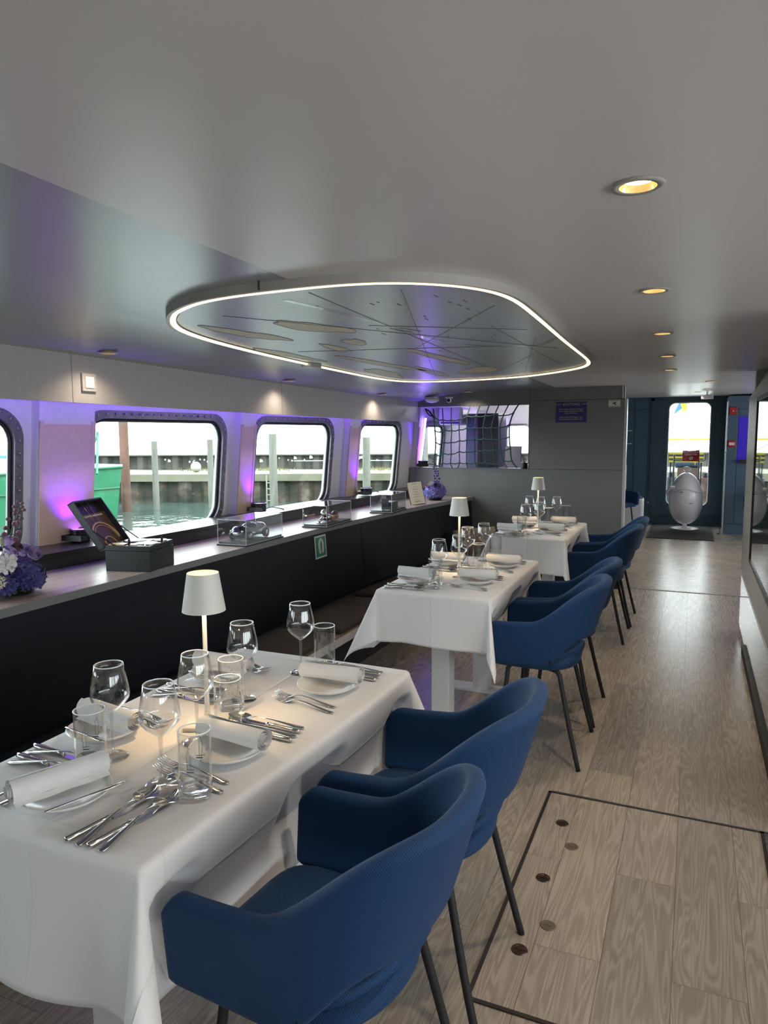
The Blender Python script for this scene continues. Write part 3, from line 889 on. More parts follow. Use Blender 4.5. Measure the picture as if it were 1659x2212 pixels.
# projector-like grey box under the far ceiling
t = empty('ceiling_sensor_box', (0.135, 10.0, 1.97), 0, 'small grey box hanging under the far corridor ceiling', 'ceiling device')
b = MB(); b.box(0.06, 0.20, 9.95, 10.08, 1.925, 1.975); local(b, 'housing', mat('lilac_grey_plastic', (0.4, 0.37, 0.45), 0.4), t, bevel=0.005)
b = MB(); b.tube([(0.13, 10.0, 1.97), (0.13, 10.0, 2.02)], 0.012, 8); local(b, 'mount', M['white'], t)

# ------------------------------------------------------------------ small cabin behind the bulkhead opening
b = MB()
b.box(-3.0, -1.12, 9.35, 9.40, -0.02, 1.05); b.box(-3.0, -1.12, 9.35, 9.40, 1.60, 2.12)
b.box(-3.0, -2.28, 9.35, 9.40, 1.05, 1.60); b.box(-1.98, -1.12, 9.35, 9.40, 1.05, 1.60)
struct(b.build('wall_cabin', M['hull']))
loop_o = rrect(-2.31, -1.95, 1.02, 1.63, 0.08, 6); loop_i = rrect(-2.28, -1.98, 1.05, 1.60, 0.07, 6)
b = MB(); nl = len(loop_o)
b.add([(p[0], 9.34, p[1]) for p in loop_o] + [(p[0], 9.33, p[1]) for p in loop_i], [(k, (k + 1) % nl, nl + (k + 1) % nl, nl + k) for k in range(nl)])
root = struct(b.build('window_9', M['frame']))
b = MB(); b.add([(p[0], 9.37, p[1]) for p in loop_i], [tuple(range(nl))]); b.build('pane', M['paneglass'], root)
b = MB(); b.box(-1.17, -1.12, YB + 0.09, 9.4, 0, 2.1)
struct(b.build('wall_inner', M['navy_wall']))
b = MB(); b.box(-2.56, -1.18, YB + 0.122, 8.35, 1.085, 1.125); b.box(-2.4, -2.34, 8.2, 8.26, 0, 1.085); b.box(-1.3, -1.24, 8.2, 8.26, 0, 1.085)
tag(b.build('cabin_worktop', M['bulk']), 'worktop behind the opening in the grey bulkhead', 'worktop')
# speaker cabinet
t = empty('speaker_cabinet', (-2.12, 7.95, 1.125), 0, 'tall black loudspeaker cabinet behind the rope net', 'speaker')
b = MB(); b.box(-2.36, -2.00, 7.80, 8.15, 1.128, 1.725); local(b, 'cabinet', mat('grey_speaker_side', (0.13, 0.15, 0.19), 0.5), t)
b = MB(); b.box(-2.235, -2.00, 7.785, 7.80, 1.128, 1.725); local(b, 'front_grille', M['black'], t)
b = MB(); b.box(-2.23, -2.19, 7.78, 7.786, 1.14, 1.715); local(b, 'side_strip', mat('dark_brown', (0.03, 0.015, 0.01), 0.5), t)
# air conditioner
t = empty('air_conditioner', (-2.55, 7.75, 1.62), 0, 'white wall unit of an air conditioner behind the net, top left', 'air conditioner')
b = MB(); b.box(-2.66, -2.38, 7.66, 8.3, 1.60, 1.80); local(b, 'housing', M['white'], t, bevel=0.03)
b = MB(); b.box(-2.63, -2.41, 7.655, 7.665, 1.615, 1.63); local(b, 'air_slot', M['darkmetal'], t)
# framed card and pot on the ledge
t = empty('framed_card', (-1.70, 7.34, 1.145), 0, 'pale framed card standing behind the net at right', 'framed card')
R_ = Matrix.Translation((-1.72, 7.30, 1.146)) @ Matrix.Rotation(math.radians(-6), 4, 'X')
b = MB(); b.box(-0.088, 0.088, 0, 0.008, 0, 0.225, R_); local(b, 'frame', M['black'], t)
b = MB(); b.box(-0.084, 0.084, -0.002, 0.002, 0.004, 0.221, R_); local(b, 'card', mat('lilac_card', (0.5, 0.46, 0.52), 0.3), t)
t = empty('black_pot', (-1.575, 7.20, 1.145), 0, 'small black pot with a sprig at the right end of the bulkhead opening', 'pot')
b = MB(); b.lathe([(0, 0), (0.036, 0), (0.036, 0.062), (0.03, 0.062), (0.03, 0.05), (0, 0.05)], (-1.572, 7.18, 1.145), 20); local(b, 'pot', M['black'], t)
b = MB()
for k in range(7):
    a = k * 0.9; b.tube([(-1.572, 7.18, 1.19), (-1.572 + 0.02 * math.cos(a), 7.18 + 0.02 * math.sin(a), 1.235 + 0.006 * k)], 0.002, 5)
    b.ball((-1.572 + 0.02 * math.cos(a), 7.18 + 0.02 * math.sin(a), 1.237 + 0.006 * k), 0.006, 6, 4)
local(b, 'sprig', mat('mauve_sprig', (0.3, 0.2, 0.35), 0.6), t)

# LED tubes
for (p, q, lab) in (((-2.715, 7.235, 1.155), (-2.655, 7.235, 1.67), 'bright purple LED tube beside the windows at the bulkhead left'), ((-2.36, 9.335, 1.02), (-2.31, 9.335, 1.70), 'purple LED tube seen through the net beside the far window')):
    t = empty('led_tube', p, 0, lab, 'led tube')
    b = MB(); b.tube([p, q], 0.011, 10); local(b, 'tube', M['tube'], t, smooth=True)
    b = MB(); v = Vector(q) - Vector(p); b.tube([Vector(p) - v * 0.02, Vector(p) + v * 0.01], 0.013, 10); local(b, 'end_cap', M['white'], t)

# rope net
NET = [[(-2.518, 1.76), (-2.501, 1.682), (-2.491, 1.534), (-2.482, 1.412), (-2.489, 1.29), (-2.493, 1.18), (-2.497, 1.15)], [(-2.417, 1.767), (-2.402, 1.646), (-2.39, 1.542), (-2.392, 1.412), (-2.407, 1.299), (-2.409, 1.194), (-2.423, 1.15)], [(-2.317, 1.772), (-2.314, 1.641), (-2.308, 1.533), (-2.314, 1.412), (-2.312, 1.291), (-2.318, 1.195), (-2.299, 1.15)], [(-2.218, 1.775), (-2.224, 1.648), (-2.227, 1.541), (-2.222, 1.429), (-2.225, 1.317), (-2.222, 1.201), (-2.24, 1.15)], [(-2.115, 1.778), (-2.143, 1.677), (-2.144, 1.558), (-2.145, 1.436), (-2.147, 1.314), (-2.146, 1.197), (-2.132, 1.15)], [(-2.014, 1.785), (-2.048, 1.676), (-2.058, 1.559), (-2.061, 1.446), (-2.058, 1.327), (-2.054, 1.203), (-2.016, 1.152)], [(-1.918, 1.787), (-1.952, 1.678), (-1.972, 1.561), (-1.966, 1.446), (-1.952, 1.332), (-1.942, 1.208), (-1.91, 1.153)], [(-1.815, 1.793), (-1.852, 1.694), (-1.885, 1.56), (-1.879, 1.446), (-1.862, 1.332), (-1.846, 1.192), (-1.815, 1.15)], [(-1.713, 1.799), (-1.766, 1.682), (-1.799, 1.563), (-1.793, 1.448), (-1.787, 1.33), (-1.76, 1.227), (-1.72, 1.156)], [(-1.611, 1.797), (-1.665, 1.703), (-1.701, 1.588), (-1.703, 1.467), (-1.691, 1.354), (-1.674, 1.228), (-1.618, 1.158)]]
YN = 7.07
netr = empty('rope_net', (-2.06, YN, 1.79), 0, 'dark green rope climbing net hanging in the bulkhead opening', 'net')
def dense(pts, k=4):
    out = []
    n_ = len(pts)
    for i in range(n_ - 1):
        p0 = Vector(pts[max(i - 1, 0)]); p1 = Vector(pts[i]); p2 = Vector(pts[i + 1]); p3 = Vector(pts[min(i + 2, n_ - 1)])
        for j in range(k):
            t_ = j / k
            out.append(0.5 * ((2 * p1) + (-p0 + p2) * t_ + (2 * p0 - 5 * p1 + 4 * p2 - p3) * t_ ** 2 + (-p0 + 3 * p1 - 3 * p2 + p3) * t_ ** 3))
    out.append(Vector(pts[-1]))
    return out
for ci, c in enumerate(NET):
    b = MB()
    pts = [(x, YN + (0.0 if i else 0.02), z) for i, (x, z) in enumerate(c)]
    b.tube(dense(pts, 3), 0.0075 if ci in (0, 9) else 0.006, 7)
    local(b, 'upright_rope', M['rope'], netr, smooth=True)
for r in range(1, 6):
    b = MB(); pts = []
    for ci in range(10):
        x, z = NET[ci][r]; pts.append((x, YN, z))
        if ci < 9:
            x2, z2 = NET[ci + 1][r]; pts.append(((x + x2) / 2, YN, (z + z2) / 2 - (0.022 if ci == 0 else 0.008)))
    b.tube(dense(pts, 2), 0.006, 7)
    for ci in range(10):
        x, z = NET[ci][r]; b.ball((x, YN, z), 0.0115, 8, 6)
    local(b, 'cross_rope', M['rope'], netr, smooth=True)
b = MB(); b.tube(dense([(-2.60, YN, 1.76), (-2.56, YN, 1.74), (-2.52, YN, 1.69), (-2.50, YN, 1.66)], 3), 0.009, 7)
b.tube(dense([(-2.60, YN, 1.765), (-2.58, YN, 1.725), (-2.545, YN, 1.69), (-2.505, YN, 1.685)], 3), 0.007, 7)
local(b, 'lashing', M['black'], netr, smooth=True)

# ================================================================== LEFT SIDE: counter, backrest, bench, ledge
def strip(b, fa, ya, yb, n=40):
    """fa(y) -> list of profile points; lofts along y"""
    pr = [fa(ya + (yb - ya) * i / n) for i in range(n + 1)]
    m_ = len(pr[0])
    vs = [p for r in pr for p in r]
    fs = [(i * m_ + k, (i + 1) * m_ + k, (i + 1) * m_ + (k + 1) % m_, i * m_ + (k + 1) % m_) for i in range(n) for k in range(m_)]
    fs += [tuple(range(m_)), tuple(n * m_ + k for k in range(m_ - 1, -1, -1))]
    b.add(vs, fs)
XC = -2.375
b = MB(); strip(b, lambda y: [(XC + sc_(y), y, 0.828), (XC + sc_(y), y, 0.85), (-2.86 + sh(y), y, 0.85), (-2.86 + sh(y), y, 0.828)], -2.5, YB - 0.002)
top = b.build('counter_top', M['ash']); tag(top, 'long pale wood counter top under the windows behind the bench', 'counter')
b = MB(); strip(b, lambda y: [(XC + sc_(y) + 0.002, y, 0.815), (XC + sc_(y) + 0.002, y, 0.8495), (XC + sc_(y) - 0.012, y, 0.8495), (XC + sc_(y) - 0.012, y, 0.815)], -2.5, YB - 0.002)
b.build('edge_band', M['edge_grey'], top)
# reclined black backrest
b = MB(); strip(b, lambda y: [(-2.365 + sc_(y), y, 0.30), (-2.40 + sc_(y), y, 0.822), (-2.47 + sc_(y), y, 0.822), (-2.47 + sc_(y), y, 0.30)], -2.5, YB - 0.002)
bk = b.build('bench_backrest', M['black_panel']); tag(bk, 'long black panelled bench backrest below the wood counter', 'backrest')
b = MB()
for y in (2.98, 4.98):
    s_ = sc_(y)
    b.add([(-2.363 + s_, y, 0.30), (-2.363 + s_, y + 0.006, 0.30), (-2.398 + s_, y + 0.006, 0.822), (-2.398 + s_, y, 0.822)], [(0, 1, 2, 3)])
b.build('joint', mat('joint_black', (0.003, 0.003, 0.003), 0.8), bk)
# bench
ZBN = 0.30
def xbn(y): return -1.885 + 0.6 * sc_(y)
b = MB(); strip(b, lambda y: [(xbn(y), y, ZBN - 0.04), (xbn(y), y, ZBN), (-2.364 + sc_(y), y, ZBN), (-2.364 + sc_(y), y, ZBN - 0.04)], -2.5, YB - 0.002)
bench = b.build('long_bench', M['bench_wood']); tag(bench, 'long built-in bench with wooden seat board along the window side', 'bench')
b = MB(); strip(b, lambda y: [(xbn(y) + 0.003, y, ZBN - 0.05), (xbn(y) + 0.003, y, ZBN - 0.002), (xbn(y) - 0.01, y, ZBN - 0.002), (xbn(y) - 0.01, y, ZBN - 0.05)], -2.5, YB - 0.002)
b.build('front_strip', M['bench_front'], bench)
b = MB(); strip(b, lambda y: [(xbn(y) - 0.08, y, 0.0), (xbn(y) - 0.08, y, ZBN - 0.04), (-2.36 + sc_(y), y, ZBN - 0.04), (-2.36 + sc_(y), y, 0.0)], -2.5, YB - 0.002)
b.build('base', M['black_matte'], bench)
b = MB(); strip(b, lambda y: [(-2.29 + sc_(y), y, ZBN), (-2.29 + sc_(y), y, ZBN + 0.008), (-2.35 + sc_(y), y, ZBN + 0.008), (-2.35 + sc_(y), y, ZBN)], -2.5, YB - 0.002)
b.build('rear_strip', M['navy_felt'], bench)
def pad(y0, y1, label, m):
    b = MB()
    x0 = -2.28 + sc_(y0); x1 = xbn(y0) - 0.02; x2 = -2.28 + sc_(y1); x3 = xbn(y1) - 0.02
    b.add([(x0, y0, 0.302), (x1, y0, 0.302), (x3, y1, 0.302), (x2, y1, 0.302), (x0, y0, 0.337), (x1, y0, 0.337), (x3, y1, 0.337), (x2, y1, 0.337)],
          [(0, 3, 2, 1), (4, 5, 6, 7), (0, 1, 5, 4), (1, 2, 6, 5), (2, 3, 7, 6), (3, 0, 4, 7)])
    o = b.build('seat_pad', m, bevel=0.014); o.modifiers['b'].segments = 3
    tag(o, label, 'seat pad', 'brown felt seat pads on the bench')
pad(0.7, 1.62, 'brown felt bench pad left of the front table', M['brown_felt'])
pad(2.62, 3.62, 'brown felt bench pad between front and middle tables', M['brown_felt'])
pad(3.72, 4.55, 'brown felt bench pad behind the middle table', M['brown_felt'])
pad(4.65, 5.5, 'brown felt bench pad between middle and rear tables', M['brown_felt'])
pad(5.6, 6.4, 'brown felt bench pad nearest the grey bulkhead', M['brown_felt'])
pad(1.72, 2.5, 'dark navy felt bench pad behind the front table', M['navy_felt'])
# pillow
def pillow():
    b = MB()
    def fn(u, v):
        x = (u - .5) * 2; y = (v - .5) * 2
        pinch = 1 - 0.10 * (x * x) * (1 - y * y) - 0
        return (x * 0.21 * (1 - 0.08 * y * y + 0.05 * x * x * y * y), 0, y * 0.125 * (1 - 0.12 * x * x + 0.1 * x * x * y * y))
    for s_ in (1, -1):
        def g(u, v, s_=s_):
            x, _, z = fn(u, v)
            a = max(0.0, (1 - (2 * u - 1) ** 4) * (1 - (2 * v - 1) ** 4))
            return (x, s_ * 0.065 * a ** 0.6, z)
        b.grid(g, 16, 12)
    return b
o = pillow().build('throw_pillow', M['tan'], None, True); o.location = (-1.90, 6.55, 0.475); o.rotation_euler = (math.radians(-18), math.radians(-7), math.radians(12))
tag(o, 'tan throw pillow on the bench in front of the grey bulkhead', 'pillow')

# black window ledge
b = MB(); strip(b, lambda y: [(-2.785 + sh(y) * 0.6 + 0.0, y, 0.85), (-2.785 + sh(y) * 0.6, y, 0.932), (hx(y, 0.93) + 0.0, y, 0.932), (hx(y, 0.93), y, 0.85)], -2.5, YB - 0.002)
lg = b.build('window_ledge', M['ledge_black']); tag(lg, 'black window ledge raised behind the wood counter', 'ledge')
b = MB(); strip(b, lambda y: [(-2.783 + sh(y) * 0.6, y, 0.908), (-2.783 + sh(y) * 0.6, y, 0.910), (-2.786 + sh(y) * 0.6, y, 0.910), (-2.786 + sh(y) * 0.6, y, 0.908)], -2.5, YB - 0.002)
b.build('joint', mat('joint_black2', (0.003, 0.003, 0.003), 0.8), lg)

# purple up-lighters on the ledge
UP = [(-3.02, 2.83, 'black LED uplighter with glowing purple lens, nearest on the window ledge'), (-2.93, 4.42, 'black LED uplighter on the ledge behind the nearest display case'),
      (-2.80, 6.02, 'black LED uplighter on the ledge behind the third display case')]
def uplight():
    t = empty('uplighter', (0, 0, 0), 0, '', 'uplighter')
    b = MB(); b.lathe([(0.0, 0.006), (0.050, 0.006), (0.052, 0.012), (0.052, 0.055), (0.055, 0.057), (0.055, 0.068), (0.048, 0.070), (0.046, 0.064)], n=28); b.build('housing', M['black'], t, True, angle=0.6)
    b = MB(); b.lathe([(0.0, 0.0645), (0.047, 0.0645)], n=28); b.build('lens', M['purple_led'], t)
    b = MB(); b.box(-0.06, -0.05, -0.062, -0.020, 0.012, 0.042); b.box(0.05, 0.06, -0.062, -0.02, 0.012, 0.042); b.box(-0.06, 0.06, -0.075, -0.062, 0.012, 0.042)
    b.tube([(-0.068, -0.025, 0.026), (-0.05, -0.025, 0.026)], 0.014, 12); b.build('bracket', M['black'], t)
    b = MB(); b.tube(dense([(0.03, 0.04, 0.02), (0.06, 0.09, 0.03), (0.10, 0.12, 0.02), (0.11, 0.2, 0.005), (0.06, 0.26, 0.004)], 3), 0.004, 6); b.build('cable', M['black'], t, True)
    return t
up = uplight(); used = [False]
for (x, y, lab) in UP:
    place(up, used, (x, y, 0.932), 0.15, lab, 'uplighters on the ledge')
place(up, used, (-2.66, 7.17, 1.146), 0.3, 'black LED uplighter on the left end of the bulkhead ledge', 'uplighters on the ledge')
for (x, y, z, e) in ((-3.02, 2.775, 1.02, 2.6), (-2.93, 4.37, 1.02, 2.2), (-2.80, 5.93, 1.02, 2.0), (-2.67, 7.2, 1.24, 3.0)):
    light('uplighter_beam', 'SPOT', (x + 0.02, y, z), e * 4.2, (0.13, 0.010, 1.0), (PI, math.radians(-4), 0), spot_size=math.radians(95), spot_blend=0.8, shadow_soft_size=0.03)
# purple cove strip behind the beam
for (y, ln, e) in ((1.9, 1.6, 3.0), (3.55, 1.4, 3.0), (5.05, 1.4, 3.0), (6.5, 1.1, 3.4)):
    light('cove_strip', 'AREA', (xbeam(y) - 0.07, y, 1.79), e * 0.62, (0.20, 0.04, 1.0), (0, math.radians(18), 0), shape='RECTANGLE', size=0.05, size_y=ln)
light('cabin_purple_strip', 'AREA', (-2.0, 8.3, 1.93), 3, (0.25, 0.07, 1.0), (math.radians(0), 0, 0), shape='RECTANGLE', size=1.4, size_y=0.4)
light('cabin_fill_light', 'POINT', (-1.9, 8.7, 1.8), 7, (1.0, 0.97, 0.92), shadow_soft_size=0.08)  # added fill light that whitens the cabin walls, no fitting there
light('bulkhead_purple_tube_glow', 'POINT', (-2.66, 7.42, 1.45), 2.2, (0.18, 0.03, 1.0), shadow_soft_size=0.05)

# ------------------------------------------------------------------ things on the counter
# open black presentation box
t = empty('presentation_box', (-2.50, 2.70, 0.85), 0, 'open black presentation box with printed lid standing on the counter', 'box')
boxm = mat('matte_black_box', (0.022, 0.027, 0.028), 0.45)
BX = Matrix.Translation((-2.498, 2.71, 0.85)) @ Matrix.Rotation(math.radians(14), 4, 'Z') @ Matrix.Diagonal((1.16, 1.12, 1.06, 1))
b = MB(); b.box(-0.10, 0.10, -0.11, 0.11, 0.0, 0.092, BX); local(b, 'body', boxm, t, bevel=0.002)
b = MB(); b.box(-0.099, 0.099, -0.109, 0.109, 0.093, 0.117, BX); local(b, 'collar', boxm, t, bevel=0.002)
LM = BX @ Matrix.Translation((-0.10, 0, 0.105)) @ Matrix.Rotation(math.radians(-33), 4, 'Y') @ Matrix.Diagonal((1, 1, 1.12, 1))
b = MB()
b.box(-0.03, -0.026, -0.11, 0.11, 0.0, 0.225, LM)
b.box(-0.03, 0.0, -0.11, -0.104, 0.0, 0.225, LM); b.box(-0.03, 0.0, 0.104, 0.11, 0.0, 0.225, LM); b.box(-0.03, 0.0, -0.11, 0.11, 0.219, 0.225, LM); b.box(-0.03, 0.0, -0.11, 0.11, 0.0, 0.006, LM)
lid = local(b, 'lid', boxm, t)
b = MB(); b.box(-0.026, -0.0235, -0.103, 0.103, 0.007, 0.168, LM)
o = local(b, 'printed_picture', mat('brown_print', (0.075, 0.045, 0.022), 0.4), t)
b = MB(); b.box(-0.026, -0.0237, -0.103, 0.103, 0.169, 0.219, LM); local(b, 'printed_header', M['black'], t)
gold = mat('gold_ink', (0.55, 0.36, 0.20), 0.4, 0.4)
b = MB()
for (r, rr, cz) in ((0.092, 0.005, 0.035), (0.082, 0.002, 0.032), (0.042, 0.004, 0.012)):
    b.tube([LM @ Vector((-0.0225, r * math.cos(a), cz + r * 0.92 * math.sin(a))) for a in [0.05 + 3.0 * k / 24 for k in range(25)]], rr, 6)
b.tube([LM @ Vector((-0.0225, -0.022, 0.218)), LM @ Vector((-0.0225, -0.020, 0.118))], 0.0012, 5)
b.tube([LM @ Vector((-0.0225, 0.022, 0.218)), LM @ Vector((-0.0225, 0.020, 0.118))], 0.0012, 5)
local(b, 'gold_arcs', gold, t, smooth=True)
TM = LM @ Matrix.Translation((-0.0225, 0, 0.155)) @ Matrix.Rotation(PI / 2, 4, 'Z') @ Matrix.Rotation(PI / 2, 4, 'X')
o = text_mesh('ROLLS-ROYCE AMPHITHEATRE', 0.0108, 'lettering', mat('cream_ink', (0.7, 0.62, 0.5), 0.5), None, TM); o.parent = t; o.matrix_parent_inverse = Matrix.Translation(t.location).inverted()
o = text_mesh('R', 0.014, 'monogram', M['grey_ink'], None, LM @ Matrix.Translation((-0.0225, 0, 0.198)) @ Matrix.Rotation(PI / 2, 4, 'Z') @ Matrix.Rotation(PI / 2, 4, 'X')); o.parent = t; o.matrix_parent_inverse = Matrix.Translation(t.location).inverted()
b = MB(); b.box(-0.093, 0.093, -0.103, 0.103, 0.117, 0.1175, BX); local(b, 'tray', M['black'], t)
b = MB()
for (x, y, r, h) in ((-0.035, 0.03, 0.052, 0.006), (0.045, -0.03, 0.05, 0.004)): b.lathe([(0, h), (r * 0.9, h), (r, h * 0.6), (r, 0)], (x, y, 0.1175), 26, BX)
local(b, 'black_disc', M['black'], t)
for (x, y, r) in ((0.065, 0.055, 0.028), (0.07, -0.055, 0.026)):
    b = MB(); b.lathe([(0, 0.006), (r, 0.006), (r, 0)], (x, y, 0.1175), 22, BX); local(b, 'silver_disc', M['silver'], t)
b = MB(); b.box(-0.09, -0.02, -0.10, -0.06, 0.1175, 0.123, BX); b.box(0.0, 0.03, -0.09, 0.09, 0.1175, 0.121, BX); local(b, 'gold_inlay', mat('gold_inlay', (0.6, 0.42, 0.24), 0.3, 0.5), t)
b = MB()
for (x, y) in ((-0.01, -0.075), (0.085, 0.03)): b.ball((x, y, 0.128), 0.011, 12, 8, BX, sq=(0.25, 1, 1.7))
local(b, 'upright_tab', M['black'], t, smooth=True)
b = MB(); b.tube([LM @ Vector((-0.005, -0.108, 0.09)), BX @ Vector((-0.06, -0.106, 0.117))], 0.003, 4); local(b, 'lid_strap', M['black'], t); b = MB(); b.tube([LM @ Vector((-0.005, 0.108, 0.09)), BX @ Vector((-0.06, 0.106, 0.117))], 0.003, 4); local(b, 'lid_strap', M['black'], t)

# display cases
def case(loc, rz, sx, sy, h, label):
    t = empty('display_case', loc, rz, label, 'display case')
    b = MB(); b.box(-sx / 2 - .006, sx / 2 + .006, -sy / 2 - .006, sy / 2 + .006, 0, 0.008); b.box(-sx / 2 + 0.004, sx / 2 - 0.004, -sy / 2 + 0.004, sy / 2 - 0.004, 0.008, 0.022); b.build('base', M['black'], t)
    b = MB(); x, y, z0 = sx / 2, sy / 2, 0.009
    b.add([(-x, -y, z0), (x, -y, z0), (x, y, z0), (-x, y, z0), (-x, -y, h), (x, -y, h), (x, y, h), (-x, y, h)], [(0, 1, 5, 4), (1, 2, 6, 5), (2, 3, 7, 6), (3, 0, 4, 7), (4, 5, 6, 7)])
    b.build('acrylic_cover', M['caseglass'], t)
    b = MB(); r = 0.0016
    for (p, q) in (((-x, -y, z0), (-x, -y, h)), ((x, -y, z0), (x, -y, h)), ((x, y, z0), (x, y, h)), ((-x, y, z0), (-x, y, h)), ((-x, -y, h), (x, -y, h)), ((x, -y, h), (x, y, h)), ((x, y, h), (-x, y, h)), ((-x, y, h), (-x, -y, h)), ((-x, -y, z0), (x, -y, z0)), ((x, -y, z0), (x, y, z0))):
        b.tube([p, q], r, 4)
    b.build('bright_edge', mat('acrylic_edge', (0.75, 0.77, 0.77), 0.15), t)
    return t
case((-2.475, 3.64, 0.85), 0.03, 0.195, 0.42, 0.155, 'clear display case holding a dark toy sports car on the counter')
case((-2.425, 4.545, 0.85), 0.04, 0.185, 0.42, 0.155, 'clear display case holding a silver and copper model, middle of three')
case((-2.36, 5.52, 0.85), 0.06, 0.185, 0.37, 0.155, 'clear display case holding small black boxes, nearest the menu card')
# toy sports car (pointing towards the camera)
def car():
    t = empty('model_car', (-2.475, 3.62, 0.873), 0.03, 'dark grey rounded toy sports car inside the nearest display case', 'model car'); t.scale = (1.3, 1.2, 1.3)
    b = MB()
    L0 = 0.25
    def sec(u):      # body section along length u 0(front)-1(rear)
        wd = 0.048 * (math.sin(PI * min(max(u * 0.94 + 0.03, 0), 1)) ** 0.28)
        hi = 0.040 + 0.012 * math.exp(-((u - 0.17) / 0.13) ** 2) + 0.012 * math.exp(-((u - 0.84) / 0.13) ** 2)
        if u < 0.05: hi *= 0.6 + 8 * u
        if u > 0.95: hi *= 0.6 + 8 * (1 - u)
        return wd, hi
    def fn(u, v):
        wd, hi = sec(u); a = 2 * PI * v
        cx, cz = math.cos(a), math.sin(a)
        x = wd * (abs(cx) ** 0.6) * (1 if cx > 0 else -1)
        z = 0.030 + (hi - 0.014) * (abs(cz) ** 0.75) * (1 if cz > 0 else -0.62)
        return (x, (u - 0.5) * L0, z)
    b.grid(fn, 22, 22)
    b.build('body', mat('graphite_car_paint', (0.016, 0.015, 0.014), 0.2, 0.0, coat=0.8), t, True)
    c = MB()
    def f2(u, v):
        y = -0.035 + u * 0.085; a = PI * v
        hh = 0.026 * math.sin(PI * (u * 0.9 + 0.1)) ** 0.7
        return (0.034 * math.cos(a) * (0.9 + 0.1 * math.sin(PI * u)), y, 0.052 + hh * math.sin(a))
    c.grid(f2, 8, 10); c.build('windscreen', mat('car_window', (0.01, 0.01, 0.012), 0.05, spec=1.0), t, True)
    g = MB(); g.ball((0, -0.121, 0.034), 0.012, 12, 8, sq=(1.7, 0.35, 0.85)); g.ball((0.030, -0.114, 0.044), 0.006, 8, 6); g.ball((-0.030, -0.114, 0.044), 0.006, 8, 6); g.build('grille', M['silver'], t, True)
    for (sx_, yy_) in ((1, -0.075), (-1, -0.075), (1, 0.078), (-1, 0.078)):
        wv = MB(); Mw = Matrix.Translation((sx_ * 0.045, yy_, 0.021)) @ Matrix.Rotation(PI / 2, 4, 'Y')
        wv.lathe([(0.0, -0.008), (0.021, -0.008), (0.0215, 0.0), (0.021, 0.008), (0.0, 0.008)], n=20, M4=Mw); wh = wv.build('wheel', M['gasket'], t, True)
        hb = MB(); hb.lathe([(0, sx_ * 0.0090), (0.012, sx_ * 0.0088), (0.0135, sx_ * 0.007)], n=16, M4=Mw); hb.build('hub_cap', M['silver'], wh, True)
car()
def small_card(loc, sx_, sy_, lab, rz=0.1):
    b = MB(); b.box(-sx_, sx_, -sy_, sy_, 0, 0.002)
    o = b.build('caption_card', M['sign_white']); o.location = loc; o.rotation_euler = (0, 0, rz); tag(o, lab, 'card')
small_card((-2.44, 3.52, 0.8722), 0.022, 0.014, 'white caption card in front of the toy sports car')
# model in case 2: silver engine-like body with copper part
t = empty('model_engine', (-2.425, 4.53, 0.873), 0.04, 'chrome and copper miniature in the middle display case', 'model'); t.scale = (1.35, 1.35, 1.35)
b = MB(); b.lathe([(0.0, -0.012), (0.020, -0.012), (0.024, 0), (0.020, 0.012), (0, 0.012)], n=24, M4=Matrix.Translation((0.0, -0.03, 0.045)) @ Matrix.Rotation(PI / 2, 4, 'Y')); b.ball((0.0, -0.005, 0.022), 0.022, 12, 8, sq=(1, 1.5, 0.9)); b.tube([(0, -0.09, 0.01), (0.0, -0.04, 0.028), (0, 0.05, 0.022), (0, 0.1, 0.03)], 0.008, 8)
b.build('chrome_body', M['steel'], t, True)
b = MB(); b.box(-0.018, 0.025, 0.02, 0.10, 0.006, 0.028); b.build('copper_block', mat('copper', (0.75, 0.33, 0.18), 0.3, 0.7), t, bevel=0.004)
b = MB(); b.ball((0.0, 0.10, 0.034), 0.02, 12, 8, sq=(0.8, 1.3, 0.7)); b.build('dark_tail', mat('dark_red', (0.04, 0.01, 0.01), 0.2), t, True)
b = MB()
for (x, y) in ((0.01, -0.10), (-0.01, -0.07)): b.lathe([(0.008, 0), (0.016, 0), (0.016, 0.004), (0.008, 0.004)], (x, y, 0.001), 16, close=True)
b.build('small_rings', M['steel'], t)
# case 3 content
t = empty('model_block', (-2.36, 5.52, 0.873), 0.06, 'dark miniature box with a tilted lid in the far display case', 'model')
b = MB(); b.box(-0.045, 0.045, -0.05, 0.11, 0, 0.058); b.build('block', mat('charcoal', (0.02, 0.02, 0.025), 0.5), t)
b = MB(); b.box(-0.03, 0.03, -0.075, -0.07, 0.03, 0.10, Matrix.Rotation(0.15, 4, 'X')); b.build('tilted_lid', mat('charcoal2', (0.035, 0.035, 0.045), 0.5), t)
small_card((-2.33, 5.41, 0.8722), 0.02, 0.02, 'white caption card in the far display case')

